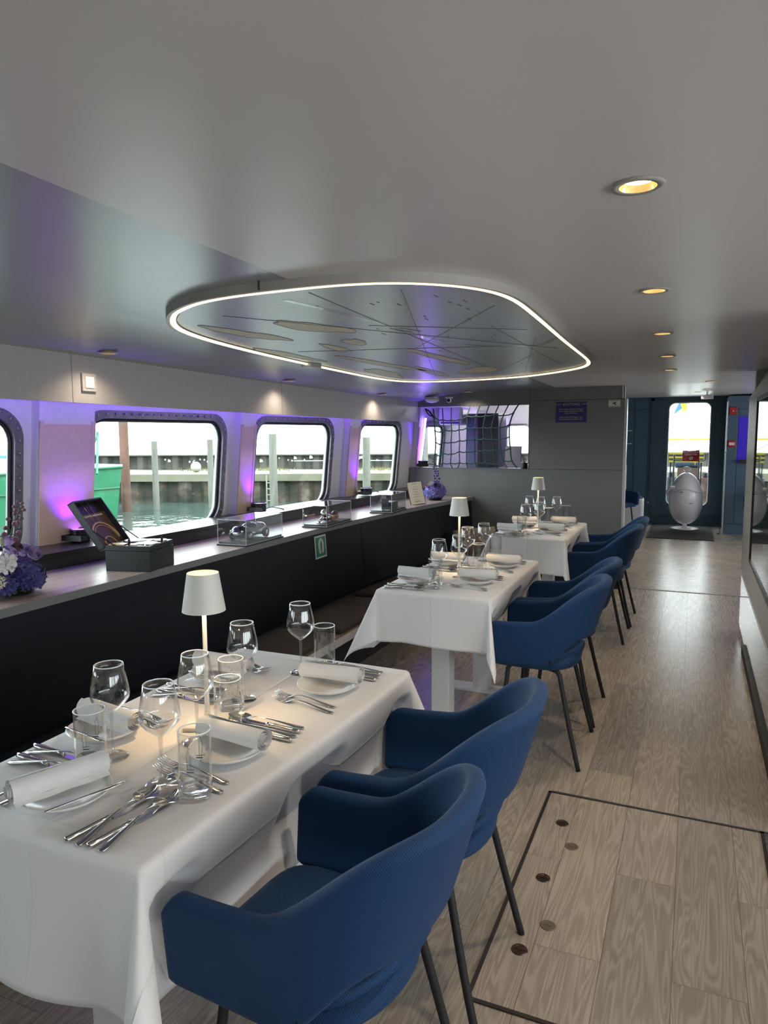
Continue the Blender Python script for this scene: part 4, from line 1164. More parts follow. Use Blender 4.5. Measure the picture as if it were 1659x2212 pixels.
# menu card
t = empty('menu_card', (-2.33, 6.11, 0.85), 0, 'cream menu card in a thin black frame leaning on the counter', 'menu')
MM = Matrix.Translation((-2.345, 6.10, 0.852)) @ Matrix.Rotation(math.radians(18), 4, 'Z') @ Matrix.Rotation(math.radians(-26), 4, 'X')
MM = Matrix.Translation((-2.315, 6.12, 0.852)) @ Matrix.Rotation(math.radians(36), 4, 'Z') @ Matrix.Rotation(math.radians(-22), 4, 'X') @ Matrix.Rotation(math.radians(-6), 4, 'Y')
b = MB(); b.box(-0.074, 0.074, 0, 0.006, 0, 0.225, MM); local(b, 'frame', M['black'], t)
b = MB(); b.box(-0.069, 0.069, -0.0015, 0.0, 0.005, 0.22, MM); local(b, 'paper', M['paper'], t)
b = MB()
random.seed(3)
for i, z in enumerate((0.208, 0.200, 0.172, 0.150, 0.144, 0.126, 0.120, 0.102, 0.096, 0.078, 0.072, 0.050, 0.035, 0.030, 0.025)):
    wl = random.uniform(0.018, 0.036)
    b.box(-wl, wl, -0.0021, -0.0015, z, z + 0.0018, MM)
local(b, 'printed_lines', M['grey_ink'], t)
b = MB(); b.tube([MM @ Vector((0.0, 0.01, 0.2)), MM @ Vector((0.02, 0.02, 0.27))], 0.002, 5); local(b, 'pencil', M['ink'], t)

# flowers
def floret_head(c, R, nfl, m, par, nm, size=0.014, seed=1, squash=(1, 1, 0.85), lower=-0.6):
    rnd = random.Random(seed); b = MB()
    b.ball(c, R * 0.86, 14, 10, sq=squash)
    for k in range(nfl):
        z = 1 - (k + 0.5) / nfl * (1 - lower)
        a = k * 2.39996
        r = math.sqrt(max(0, 1 - z * z))
        d = Vector((r * math.cos(a), r * math.sin(a), z))
        p = Vector(c) + Vector((d.x * squash[0], d.y * squash[1], d.z * squash[2])) * R * rnd.uniform(0.93, 1.07)
        q = d.to_track_quat('Z', 'Y').to_matrix().to_4x4()
        T_ = Matrix.Translation(p) @ q @ Matrix.Rotation(rnd.uniform(0, PI), 4, 'Z') @ Matrix.Rotation(rnd.uniform(-.5, .5), 4, 'X')
        s_ = size * rnd.uniform(0.8, 1.2)
        for j in range(4):
            a0 = j * PI / 2
            Rj = T_ @ Matrix.Rotation(a0, 4, 'Z')
            b.add([(0, 0, 0), (0.55 * s_, -0.45 * s_, 0.15 * s_), (1.05 * s_, -0.25 * s_, 0.35 * s_), (1.05 * s_, 0.25 * s_, 0.35 * s_), (0.55 * s_, 0.45 * s_, 0.15 * s_)], [(0, 1, 2, 3, 4)], Rj)
    local(b, nm, m, par)
def rose(c, R, m, par, nm, seed=1, tilt=(0, 0, 0)):
    rnd = random.Random(seed); b = MB()
    B_ = Matrix.Translation(c) @ Matrix.Rotation(tilt[0], 4, 'X') @ Matrix.Rotation(tilt[1], 4, 'Y')
    for lay in range(4):
        rr = R * (1 - lay * 0.22); npet = 5 if lay < 2 else 3
        for j in range(npet):
            a0 = 2 * PI * j / npet + lay * 0.7 + rnd.uniform(-.1, .1)
            def fn(u, v, rr=rr, a0=a0, lay=lay):
                a = a0 + (u - .5) * 2 * PI / npet * 1.35
                rad = rr * (0.35 + 0.65 * math.sin(v * PI * 0.55)) * (1 + 0.08 * math.sin(9 * u + lay))
                return (rad * math.cos(a), rad * math.sin(a), R * (-0.55 + 1.15 * v - 0.10 * lay * 0 - 0.12 * (2 * u - 1) ** 2 * v))
            b.grid(fn, 6, 5, B_)
    local(b, nm, m, par, smooth=True)
def petal_mat(name, c1, c2): return noisy(name, c1, c2, 0.6, (70, 70, 70), sheen=0.2)
F_blue = petal_mat('blue_hydrangea', (0.022, 0.024, 0.14), (0.06, 0.06, 0.26))
F_lilac = petal_mat('lilac_petals', (0.30, 0.22, 0.50), (0.55, 0.42, 0.68))
F_white = petal_mat('white_petals', (0.75, 0.72, 0.72), (0.85, 0.83, 0.83))
F_cream = petal_mat('cream_hydrangea', (0.62, 0.60, 0.42), (0.75, 0.73, 0.58))
F_plum = petal_mat('plum_buds', (0.10, 0.035, 0.06), (0.22, 0.09, 0.13))
F_pink = petal_mat('pink_petals', (0.62, 0.36, 0.50), (0.75, 0.52, 0.62))
F_green = petal_mat('leaf_green', (0.035, 0.06, 0.015), (0.10, 0.14, 0.05))
F_purple = petal_mat('purple_petals', (0.05, 0.015, 0.15), (0.12, 0.05, 0.25))
FC = Vector((-2.575, 2.055, 0.85))
t = empty('flower_arrangement', FC, 0, 'large blue, lilac and white flower arrangement at the left end of the counter', 'flowers')
def at_(dx, dy, dz): return (FC.x + dx, FC.y + dy, FC.z + dz)
b = MB(); b.lathe([(0, 0), (0.07, 0), (0.085, 0.03), (0.07, 0.05), (0, 0.05)], FC, 20); local(b, 'bowl', M['black'], t)
floret_head(at_(0.045, 0.015, 0.065), 0.072, 120, F_blue, t, 'hydrangea_head', 0.014, 3)
floret_head(at_(0.03, -0.10, 0.055), 0.065, 100, F_blue, t, 'hydrangea_head', 0.014, 4)
floret_head(at_(-0.02, 0.035, 0.115), 0.05, 70, F_purple, t, 'hydrangea_head', 0.013, 5)
floret_head(at_(0.035, -0.085, 0.135), 0.042, 34, F_white, t, 'white_blossom', 0.024, 6)
floret_head(at_(0.060, -0.125, 0.070), 0.034, 50, F_cream, t, 'cream_hydrangea_head', 0.010, 7)
rose(at_(-0.0, 0.045, 0.165), 0.034, F_lilac, t, 'lisianthus', 1, (0.2, 0.5))
rose(at_(0.05, 0.06, 0.155), 0.03, F_lilac, t, 'lisianthus', 2, (0.3, 0.9))
rose(at_(-0.02, -0.01, 0.215), 0.030, F_lilac, t, 'lisianthus', 3, (-0.1, 0.3))
rose(at_(0.0, 0.02, 0.185), 0.022, F_plum, t, 'plum_rosebud', 4, (0.2, 0.6))
rose(at_(0.03, -0.04, 0.175), 0.030, F_lilac, t, 'lisianthus', 5, (-0.3, 0.6))
b = MB(); rnd = random.Random(5)
stem = dense([at_(-0.03, 0.0, 0.15), at_(-0.02, 0.01, 0.24), at_(0.0, 0.03, 0.32), at_(0.015, 0.045, 0.375)], 4)
b.tube(stem, 0.0022, 6); 
for k in range(16):
    i = min(len(stem) - 1, 3 + int(k * 0.6)); p = Vector(stem[i]); a = k * 2.4; d = Vector((math.cos(a) * 0.030, math.sin(a) * 0.030, 0.008)) * (1.15 - k * 0.035)
    b.tube([p, p + d * 0.7], 0.0012, 4)
local(b, 'delphinium_stem', F_green, t)
b = MB()
for k in range(16):
    i = min(len(stem) - 1, 3 + int(k * 0.6)); p = Vector(stem[i]); a = k * 2.4; d = Vector((math.cos(a) * 0.030, math.sin(a) * 0.030, 0.008)) * (1.15 - k * 0.035)
    b = MB(); b.ball(p + d, 0.0128 - k * 0.0004, 9, 7, sq=(1, 1, 0.85)); local(b, 'delphinium_bud', F_plum, t, smooth=True)
for (dx, dy, dz) in ((-0.02, -0.05, 0.29), (-0.0, -0.09, 0.25), (0.03, -0.07, 0.225)):
    b = MB(); b.tube([at_(0, -0.03, 0.12), at_(dx * .8, dy * .9, dz - 0.03)], 0.0018, 5); b.ball(at_(dx, dy, dz), 0.012, 8, 6, sq=(0.7, 0.7, 1.8)); local(b, 'green_bud', petal_mat('pale_green_bud', (0.20, 0.26, 0.12), (0.32, 0.36, 0.22)), t, smooth=True)
b = MB()
for k in range(6):
    a = -1.2 + k * 0.5
    b.grid(lambda u, v, a=a: at_(0.06 * math.cos(a) + 0.03 * u * math.cos(a) + (v - .5) * 0.03 * math.sin(PI * u) * -math.sin(a), -0.05 + 0.06 * math.sin(a) + 0.05 * u * math.sin(a) + (v - .5) * 0.03 * math.sin(PI * u) * math.cos(a), 0.03 - 0.015 * u), 5, 4)
local(b, 'leaves', F_green, t, smooth=True)
# far arrangement
FC = Vector((-2.335, 6.63, 0.85))
t = empty('flower_arrangement', FC, 0, 'round blue hydrangea arrangement with tall purple spike near the grey bulkhead', 'flowers')
b = MB(); b.lathe([(0, 0), (0.06, 0), (0.075, 0.02), (0.06, 0.04), (0, 0.04)], FC, 20); local(b, 'bowl', M['black'], t)
floret_head(at_(0, 0, 0.085), 0.10, 170, petal_mat('mid_blue_hydrangea', (0.09, 0.10, 0.42), (0.26, 0.22, 0.60)), t, 'hydrangea_head', 0.016, 11, (1, 1, 0.82), -0.7)
for k, (a, z, mm) in enumerate(((-1.3, 0.10, F_pink), (-0.6, 0.13, F_lilac), (-2.2, 0.14, F_pink), (-1.7, 0.165, F_white), (-0.9, 0.06, F_pink), (-1.1, 0.15, F_purple))):
    rose(at_(0.085 * math.cos(a), 0.085 * math.sin(a), z), 0.023, mm, t, 'rose', k + 20, (0.9, 0.2))
b = MB(); stem = dense([at_(0.02, 0, 0.14), at_(0.015, 0, 0.24), at_(0.0, 0, 0.33), at_(-0.015, 0.0, 0.42)], 4); b.tube(stem, 0.003, 6); local(b, 'delphinium_stem', F_green, t)
b = MB()
for k in range(30):
    p = Vector(stem[min(len(stem) - 1, int(k * 12 / 29))]); a = k * 2.4; b = MB(); b.ball(p + Vector((math.cos(a), math.sin(a), 0)) * (0.032 - 0.0007 * k), 0.016 - k * 0.0003, 7, 5, sq=(1, 1, 0.8)); local(b, 'delphinium_flower', F_purple, t)

# vest sign on the backrest
def backx(z, y): return -2.365 + sc_(y) - 0.035 * (z - 0.30) / 0.522
t = empty('life_vest_sign', (-2.38, 4.36, 0.645), 0, 'green life jacket safety sign on the black backrest', 'sign')
sl = math.atan2(0.035, 0.522)
VM = Matrix.Translation((backx(0.64, 4.36) + 0.001, 4.36, 0.645)) @ Matrix.Rotation(-sl, 4, 'Y')
b = MB(); b.box(0, 0.002, -0.082, 0.082, -0.010, 0.150, VM); local(b, 'plate', M['sign_white'], t)
b = MB(); b.box(0.002, 0.003, -0.070, 0.070, 0.002, 0.138, VM); local(b, 'green_field', M['green_sign'], t)
b = MB(); b.tube([VM @ Vector((0.0035, y, z)) for (y, z) in dense([(-0.018, 0.025), (-0.026, 0.07), (-0.022, 0.105), (0.0, 0.122), (0.022, 0.105), (0.026, 0.07), (0.018, 0.025)], 4) for _ in (0,)] if False else [VM @ Vector((0.0035, p[0], p[1])) for p in dense([(-0.018, 0.025, 0), (-0.026, 0.07, 0), (-0.022, 0.105, 0), (0.0, 0.122, 0), (0.022, 0.105, 0), (0.026, 0.07, 0), (0.018, 0.025, 0)], 4)], 0.009, 6)
local(b, 'vest_pictogram', M['sign_white'], t)
# switch on the beam
t = empty('light_switch', (xbeam(2.72), 2.72, 1.75), 0, 'square white light switch on the grey board above the windows', 'switch')
xs_ = xbeam(2.7)
b = MB(); b.box(xs_, xs_ + 0.012, 2.675, 2.765, 1.72, 1.81); local(b, 'frame', M['beam'], t, bevel=0.003)
b = MB(); b.box(xs_ + 0.012, xs_ + 0.016, 2.692, 2.748, 1.737, 1.793); local(b, 'rocker', M['white'], t, bevel=0.002)
# dome light and camera near the header
t = empty('ceiling_dome_light', (-2.42, 6.92, 1.86), 0, 'flat white round ceiling lamp in front of the bulkhead header', 'ceiling lamp')
b = MB(); b.lathe([(0.001, 1.815), (0.04, 1.82), (0.068, 1.834), (0.074, 1.85)], (-2.47, 6.92, 0), 28); local(b, 'diffuser', M['white'], t, smooth=True)
b = MB(); b.lathe([(0.076, 1.846), (0.078, 1.87), (0, 1.87)], (-2.47, 6.92, 0), 28); local(b, 'base', M['beam'], t)
t = empty('security_camera', (-2.27, 6.92, 1.88), 0, 'small white dome security camera at the bulkhead header', 'camera')
b = MB(); b.lathe([(0, 0.012), (0.04, 0.012), (0.04, 0.0), (0, 0)], (-2.29, 6.92, 1.857), 22); local(b, 'mount', M['white'], t)
b = MB(); b.ball((-2.29, 6.92, 1.838), 0.026, 16, 12); local(b, 'body', M['white'], t, smooth=True)
b = MB(); b.ball((-2.288, 6.903, 1.836), 0.0185, 14, 10); local(b, 'lens', M['black'], t, smooth=True)

# ================================================================== CEILING FITTINGS
def downlight_proto():
    t = empty('downlight', (0, 0, 0), 0, '', 'downlight')
    b = MB(); b.lathe([(0.0325, 0.0), (0.034, -0.003), (0.046, -0.0035), (0.048, 0.0)], n=40); b.build('trim_ring', M['beam'], t, True)
    b = MB(); b.lathe([(0.033, -0.003), (0.031, 0.002), (0.0275, 0.008), (0.025, 0.012)], n=40); b.build('reflector', M['reflector'], t, True)
    b = MB(); b.lathe([(0.0, 0.009), (0.0268, 0.009)], n=32); b.build('lamp_disc', M['lampled'], t)
    return t
dl = downlight_proto(); used = [False]
def zc2(x, y):
    if y > 7.1: return zceil(y)
    if x > xf(y): return ZC
    t_ = (xf(y) - x) / (xf(y) - xbeam(y)); return ZC + (zbt(y) - ZC) * t_ ** 3.5
DL = [(-0.111, 1.412, 'nearest recessed downlight in the right ceiling row'), (-0.133, 2.438, 'second nearest recessed downlight in the right ceiling row'), (-0.149, 3.487, 'third recessed downlight from the camera in the right ceiling row'),
      (-0.163, 4.513, 'fourth recessed downlight from the camera in the right ceiling row'), (-0.177, 5.506, 'fifth recessed downlight, last of the right ceiling row'), (0.115, 6.92, 'recessed downlight just past the grey bulkhead'),
      (0.12, 8.75, 'recessed downlight halfway down the corridor ceiling'), (0.02, 9.9, 'farthest recessed downlight by the grey ceiling box'),
      (-2.64, 2.70, 'recessed downlight above the light switch by the windows'), (-2.67, 4.45, 'recessed downlight by the windows left of the lit ceiling ring'), (-2.65, 6.06, 'recessed downlight by the windows nearest the bulkhead'), (-2.10, 6.95, 'recessed downlight at the bulkhead header beside the security camera')]
for (x, y, lab) in DL:
    z = zc2(x, y)
    o = place(dl, used, (x, y, z - (0.0005 if x > -1 else 0.0105)), 0, lab, 'recessed ceiling downlights')
    e = (2.3 if y > 6.5 else 1.6) if x > -1 else 0.45
    light('downlight_beam', 'SPOT', (x, y, z - 0.012), e * (12.0 if x > -1 else 14.0), (1.0, 0.82, 0.62), (0, 0, 0), spot_size=math.radians(105 if x > -1 else 135), spot_blend=0.9, shadow_soft_size=0.02)

# illuminated ring with the sea chart
RING = [(-1.629, 1.961), (-1.549, 1.878), (-1.484, 1.825), (-1.39, 1.766), (-1.309, 1.731), (-1.195, 1.704), (-1.079, 1.695), (-0.96, 1.69), (-0.852, 1.694), (-0.767, 1.711), (-0.703, 1.737), (-0.65, 1.773), (-0.599, 1.818), (-0.557, 1.876), (-0.523, 1.943), (-0.503, 2.028), (-0.493, 2.134), (-0.496, 2.341), (-0.504, 2.65), (-0.515, 3.0), (-0.522, 3.375), (-0.528, 3.726), (-0.538, 4.03), (-0.570, 4.241), (-0.640, 4.42), (-0.804, 4.639), (-1.022, 4.86), (-1.271, 4.995), (-1.556, 5.06), (-1.769, 5.068), (-1.93, 5.01), (-2.018, 4.87), (-2.045, 4.62), (-2.038, 4.28), (-1.99, 3.65), (-1.957, 3.25), (-1.925, 2.956), (-1.890, 2.69), (-1.846, 2.44), (-1.800, 2.27), (-1.756, 2.15), (-1.702, 2.055)]
def closed_dense(pts, k=4):
    n_ = len(pts); out = []
    for i in range(n_):
        p0, p1, p2, p3 = [Vector((*pts[(i + j) % n_], 0)) for j in (-1, 0, 1, 2)]
        for j in range(k):
            t_ = j / k
            out.append(0.5 * ((2 * p1) + (-p0 + p2) * t_ + (2 * p0 - 5 * p1 + 4 * p2 - p3) * t_ ** 2 + (-p0 + 3 * p1 - 3 * p2 + p3) * t_ ** 3))
    return out
KR = 1.086
RING = [(x * KR, y * KR) for x, y in RING]
RP = closed_dense(RING, 4)
for _ in range(6):
    RP = [(RP[i - 1] + RP[i] * 2 + RP[(i + 1) % len(RP)]) / 4 for i in range(len(RP))]
def offset(pts, d):
    n_ = len(pts); out = []
    for i in range(n_):
        t_ = (pts[(i + 1) % n_] - pts[i - 1]).normalized()
        nrm = Vector((t_.y, -t_.x, 0))
        out.append(pts[i] + nrm * d)
    return out
area = sum(RP[i].x * RP[(i + 1) % len(RP)].y - RP[(i + 1) % len(RP)].x * RP[i].y for i in range(len(RP)))
sg = 1 if area > 0 else -1
ring = empty('ceiling_light_ring', (-1.25, 3.45, 1.905), 0, 'large rounded ceiling light ring framing a printed sea chart', 'ceiling light')
def loft(loops, name, m, smooth=True):
    n_ = len(loops[0]); vs = [p for l_ in loops for p in l_]; k_ = len(loops)
    b = MB(); b.add(vs, [(a * n_ + i, a * n_ + (i + 1) % n_, ((a + 1)) * n_ + (i + 1) % n_, ((a + 1)) * n_ + i) for a in range(k_ - 1) for i in range(n_)])
    return local(b, name, m, ring, smooth=False)
def L3(d, z): return [Vector((p.x, p.y, z)) for p in offset(RP, d * sg)]
ZR = 1.918
loft([L3(0.022, 1.96), L3(0.022, ZR), L3(0.010, ZR), L3(0.010, ZR + 0.004)], 'outer_frame', M['beam'])
loft([L3(0.008, ZR + 0.002), L3(0.003, ZR - 0.003), L3(-0.006, ZR - 0.002), L3(-0.013, ZR + 0.006)], 'led_strip', M['ringled'])
loft([L3(-0.013, ZR + 0.0055), L3(-0.018, ZR + 0.006), L3(-0.018, 1.9275)], 'inner_frame', mat('dark_inner_frame', (0.09, 0.09, 0.09), 0.5))
def chart_mat():
    m = mat('printed_sea_chart', (0.3, 0.33, 0.32), 0.30, spec=0.5)
    v = coords(m, (1, 1, 1))
    n1 = N(m, 'ShaderNodeTexNoise', Scale=1.7, Detail=4.0, Roughness=0.55, Distortion=0.8); L(m, v, n1.inputs['Vector'])
    n2 = N(m, 'ShaderNodeTexNoise', Scale=1.1, Detail=2.0); L(m, coords(m, (1.2, 0.8, 1)), n2.inputs['Vector'])
    water = ramp(m, n2.outputs[0], [(0.40, (0.56, 0.60, 0.78)), (0.52, (0.58, 0.67, 0.73)), (0.62, (0.60, 0.71, 0.66))])
    mul = math_n(m, 'FRACT', math_n(m, 'MULTIPLY', n1.outputs[0], 14.0))
    cont = math_n(m, 'LESS_THAN', mul, 0.10)
    c = mixc(m, math_n(m, 'MULTIPLY', cont, 0.35), water, (0.45, 0.52, 0.58))
    L(m, c, P(m).inputs['Base Color'])
    return m
pn = L3(-0.02, 1.9275)
b = MB(); b.add(pn, [tuple(range(len(pn)))])
chart = local(b, 'sea_chart', chart_mat(), ring)
# islands, channel and course lines printed on the chart
def blob(cx, cy, rx, ry, rot, seed, zz=1.9268):
    rnd = random.Random(seed); ph = [rnd.uniform(0, 6.28) for _ in range(4)]
    out = []
    for k in range(40):
        a = 2 * PI * k / 40
        r = 1 + 0.18 * math.sin(2 * a + ph[0]) + 0.12 * math.sin(3 * a + ph[1]) + 0.07 * math.sin(7 * a + ph[2])
        x, y = rx * r * math.cos(a), ry * r * math.sin(a)
        out.append((cx + x * math.cos(rot) - y * math.sin(rot), cy + x * math.sin(rot) + y * math.cos(rot), zz))
    return out
land = MB(); outl = MB()
for (cx, cy, rx, ry, rot, sd) in ((-1.30, 2.35, 0.07, 0.20, -0.25, 1), (-1.62, 2.40, 0.06, 0.22, -0.1, 2), (-1.35, 2.80, 0.04, 0.12, 0.2, 3), (-1.52, 2.95, 0.03, 0.18, 0.1, 4), (-1.62, 3.75, 0.055, 0.42, -0.12, 5), (-1.22, 3.55, 0.05, 0.35, -0.05, 6), (-1.25, 4.35, 0.09, 0.26, 0.5, 7), (-1.55, 4.35, 0.04, 0.42, 0.1, 8), (-1.86, 4.3, 0.07, 0.36, 0.05, 9), (-1.86, 3.1, 0.05, 0.30, -0.05, 10)):
    p = blob(cx, cy, rx, ry, rot, sd); land.add(p, [tuple(range(40))])
    outl.tube([(x, y, z - 0.0002) for x, y, z in p], 0.0010, 4, closed=True)
for b_ in (land, outl): pass
land.v = [(x * KR, y * KR, z) for x, y, z in land.v]
local(land, 'printed_islands', mat('sand_print', (0.92, 0.86, 0.62), 0.5), ring)
for (p, q) in (((-1.0, 1.78), (-1.15, 4.3)), ((-0.75, 1.85), (-1.65, 4.7)), ((-0.58, 2.2), (-1.25, 3.2)), ((-1.45, 2.0), (-0.6, 3.4)), ((-0.62, 3.0), (-1.0, 4.55)), ((-0.70, 2.6), (-0.72, 4.2)), ((-1.75, 3.0), (-0.85, 3.2)), ((-1.1, 2.4), (-0.6, 2.75)), ((-1.3, 4.8), (-0.75, 3.6)), ((-1.02, 2.5), (-0.98, 2.62)), ((-1.06, 2.5), (-1.02, 2.62))):
    outl.tube([(*p, 1.9266), (*q, 1.9266)], 0.0010, 4)
rnd = random.Random(9)
for k in range(26):
    x, y = rnd.uniform(-1.2, -0.62), rnd.uniform(1.95, 4.2)
    if x < -0.62 - 0.02 * 0: outl.box(x, x + 0.003, y, y + rnd.uniform(0.015, 0.05), 1.9262, 1.9275)
outl.v = [(x * KR, y * KR, z) for x, y, z in outl.v]
local(outl, 'printed_lines', mat('chart_line_ink', (0.10, 0.12, 0.12), 0.4), ring)
b = MB()
for ch in (dense([(-1.12, 1.85, 1.9268), (-1.05, 2.3, 1.9268), (-1.02, 2.9, 1.9268), (-0.85, 3.2, 1.9268), (-0.66, 3.25, 1.9268), (-0.545, 3.05, 1.9268)], 4),):
    for i in range(len(ch) - 1):
        p, q = ch[i], ch[i + 1]; t_ = (q - p).normalized(); nn = Vector((t_.y, -t_.x, 0)) * 0.013
        b.add([p + nn, q + nn, q - nn, p - nn], [(0, 1, 2, 3)])
b.v = [(x * KR, y * KR, z) for x, y, z in b.v]
local(b, 'printed_channel', mat('channel_green', (0.48, 0.58, 0.46), 0.25, coat=0.3), ring)
o = text_mesh('N 8° 30\'', 0.06, 'chart_lettering', mat('chart_line_ink2', (0.10, 0.12, 0.12), 0.4), None, Matrix.Translation((-0.62, 2.2, 1.9268)) @ Matrix.Rotation(PI, 4, 'X')) if False else None
b = MB(); b.box(-2.185, -2.115, 3.78, 3.91, 1.905, 1.935); local(b, 'joint_box', M['beam'], ring, bevel=0.003)
# joints in frame
b = MB(); b.box(-1.180, -1.177, 1.800, 1.806, ZR, 1.945); local(b, 'frame_joint', M['darkmetal'], ring)

# ================================================================== TABLES
ZT_ = 0.76
TABLES = [dict(x0=-1.425, x1=-0.800, y0=0.888, y1=2.02, d=0.31, dx=0.36, n='front', seed=1, ch=(1.200, 1.757)), dict(x0=-1.370, x1=-0.815, y0=3.06, y1=4.12, d=0.26, dx=0.30, n='middle', seed=2, ch=(3.345, 3.860)), dict(x0=-1.345, x1=-0.80, y0=5.03, y1=6.04, d=0.27, dx=0.28, n='rear', seed=3, ch=(5.42, 5.93))]
def sm(t): t = max(0, min(1, t)); return t * t * (3 - 2 * t)
def cloth(T):
    cx = (T['x0'] + T['x1']) / 2; cy = (T['y0'] + T['y1']) / 2
    ax = (T['x1'] - T['x0']) / 2 - 0.004; ay = (T['y1'] - T['y0']) / 2 - 0.004
    dx, dy = T['dx'], T['d']; r0 = 0.014
    b = MB(); uv = []
    def lin(a, d, nt, ns):
        l_ = [-a - d + d * i / ns for i in range(ns)] + [-a + 2 * a * i / nt for i in range(nt + 1)] + [a + d * (i + 1) / ns for i in range(ns)]
        return l_
    us = lin(ax, dx, 24, 30); vs_ = lin(ay, dy, 70, 26)
    rnd = random.Random(T['seed']); ph = [rnd.uniform(0, 6.28) for _ in range(6)]
    grid = []
    for u in us:
        row = []
        for v in vs_:
            du = max(0, abs(u) - ax); dv = max(0, abs(v) - ay)
            su = 1 if u > 0 else -1; sv = 1 if v > 0 else -1
            bx = max(-ax, min(ax, u)); by = max(-ay, min(ay, v))
            s_ = math.hypot(du, dv)
            if s_ == 0:
                z = ZT_ + 0.0008 * math.sin(7 * u + ph[0]) * math.sin(5 * v + ph[1])
                row.append((cx + bx, cy + by, z)); uv.append((u, v)); continue
            phi = math.atan2(dv, du)
            if s_ < r0 * PI / 2:
                out = r0 * math.sin(s_ / r0); down = r0 * (1 - math.cos(s_ / r0))
            else:
                q = s_ - r0 * PI / 2
                corner = math.sin(2 * phi)
                if du > 0 and dv > 0:
                    fl = 0.05 + 0.40 * corner ** 1.3
                else: fl = 0.05
                # soft waves along each side
                if dv == 0 or (du > 0 and phi < 0.3): al, a_, ph_ = v, ay, ph[2]
                else: al, a_, ph_ = u, ax, ph[3]
                edge = min(1, (a_ - min(abs(al), a_)) / 0.12)
                wv = 0.022 * (0.3 if su > 0 and du > 0 else 1) * math.sin(al * 11 + ph_) * (q / 0.3) ** 1.4 * (edge if (du == 0 or dv == 0) else 0)
                belly = -0.10 * math.sin(PI * min(1, q / 0.35)) * 0.18 * (edge if (du == 0 or dv == 0) else 0)
                push = 0
                if su > 0 and du > 0 and dv == 0:     # the chairs push the aisle side in
                    e2 = sm(((ay - abs(v)) / 0.05))
                    ga = 0; gb = 0
                    for yc_ in T['ch']:
                        dd = abs(cy + v - yc_)
                        ga = max(ga, 1 - sm((abs(dd - 0.232) - 0.03) / 0.06))
                        gb = max(gb, 1 - sm((dd - 0.19) / 0.06))
                    push = -0.085 * e2 * sm((q - 0.01) / 0.30) - 0.050 * ga * sm((q - 0.045) / 0.06) * (1 - sm((q - 0.1) / 0.25))
                o_ = q * fl + wv + belly + push
                out = r0 + o_; down = r0 + math.sqrt(max(q * q - min(o_, q * .9) ** 2, 0))
            if du > 0 and dv > 0:
                # corner pleat: bends around one vertical fold
                dirx, diry = math.cos(phi), math.sin(phi)
                if su > 0: dirx *= (0.75 if T['seed'] == 1 else 0.45)
            elif du > 0: dirx, diry = 1, 0
            else: dirx, diry = 0, 1
            row.append((cx + bx + su * dirx * out, cy + by + sv * diry * out, ZT_ - down)); uv.append((u, v))
        grid.append(row)
    nu, nv = len(us), len(vs_)
    if T['seed'] == 1:      # the near aisle corner sits a little further in
        grid = [[(p[0] - 0.050 * sm((p[0] - cx) / ax) * (1 - sm((p[1] - T['y0'] + 0.1) / 1.1)), p[1], p[2]) for p in r] for r in grid]
    b.add([p for r in grid for p in r], [(i * nv + j, (i + 1) * nv + j, (i + 1) * nv + j + 1, i * nv + j + 1) for i in range(nu - 1) for j in range(nv - 1)])
    b.uv = uv
    o = b.build('tablecloth', M['cloth'], None, True, solid=0.0015)
    tag(o, 'white ironed tablecloth draped over the %s table' % T['n'], 'tablecloth', 'white tablecloths')
for T in TABLES:
    cx = (T['x0'] + T['x1']) / 2; cy = (T['y0'] + T['y1']) / 2
    t = empty('dining_table', (cx, cy, 0), 0, {'front': 'front dining table nearest the camera, hidden by its white cloth', 'middle': 'middle dining table on a white pedestal leg under its cloth', 'rear': 'rear dining table in front of the grey bulkhead'}[T['n']], 'table')
    hx_, hy_ = (T['x1'] - T['x0']) / 2 - 0.008, (T['y1'] - T['y0']) / 2 - 0.008
    b = MB(); b.box(-hx_, hx_ - 0.05, -hy_, hy_, 0.728, 0.7575); b.build('table_top', M['white'], t)
    for yy_ in (-0.36, 0.36):
        b = MB(); b.box(-0.045, 0.045, yy_ - 0.045, yy_ + 0.045, 0.012, 0.728); b.build('leg', M['white'], t, bevel=0.003)
        b = MB(); b.box(-0.24, 0.24, yy_ - 0.06, yy_ + 0.06, 0.0, 0.012); b.build('foot_plate', M['white'], t)
    cloth(T)

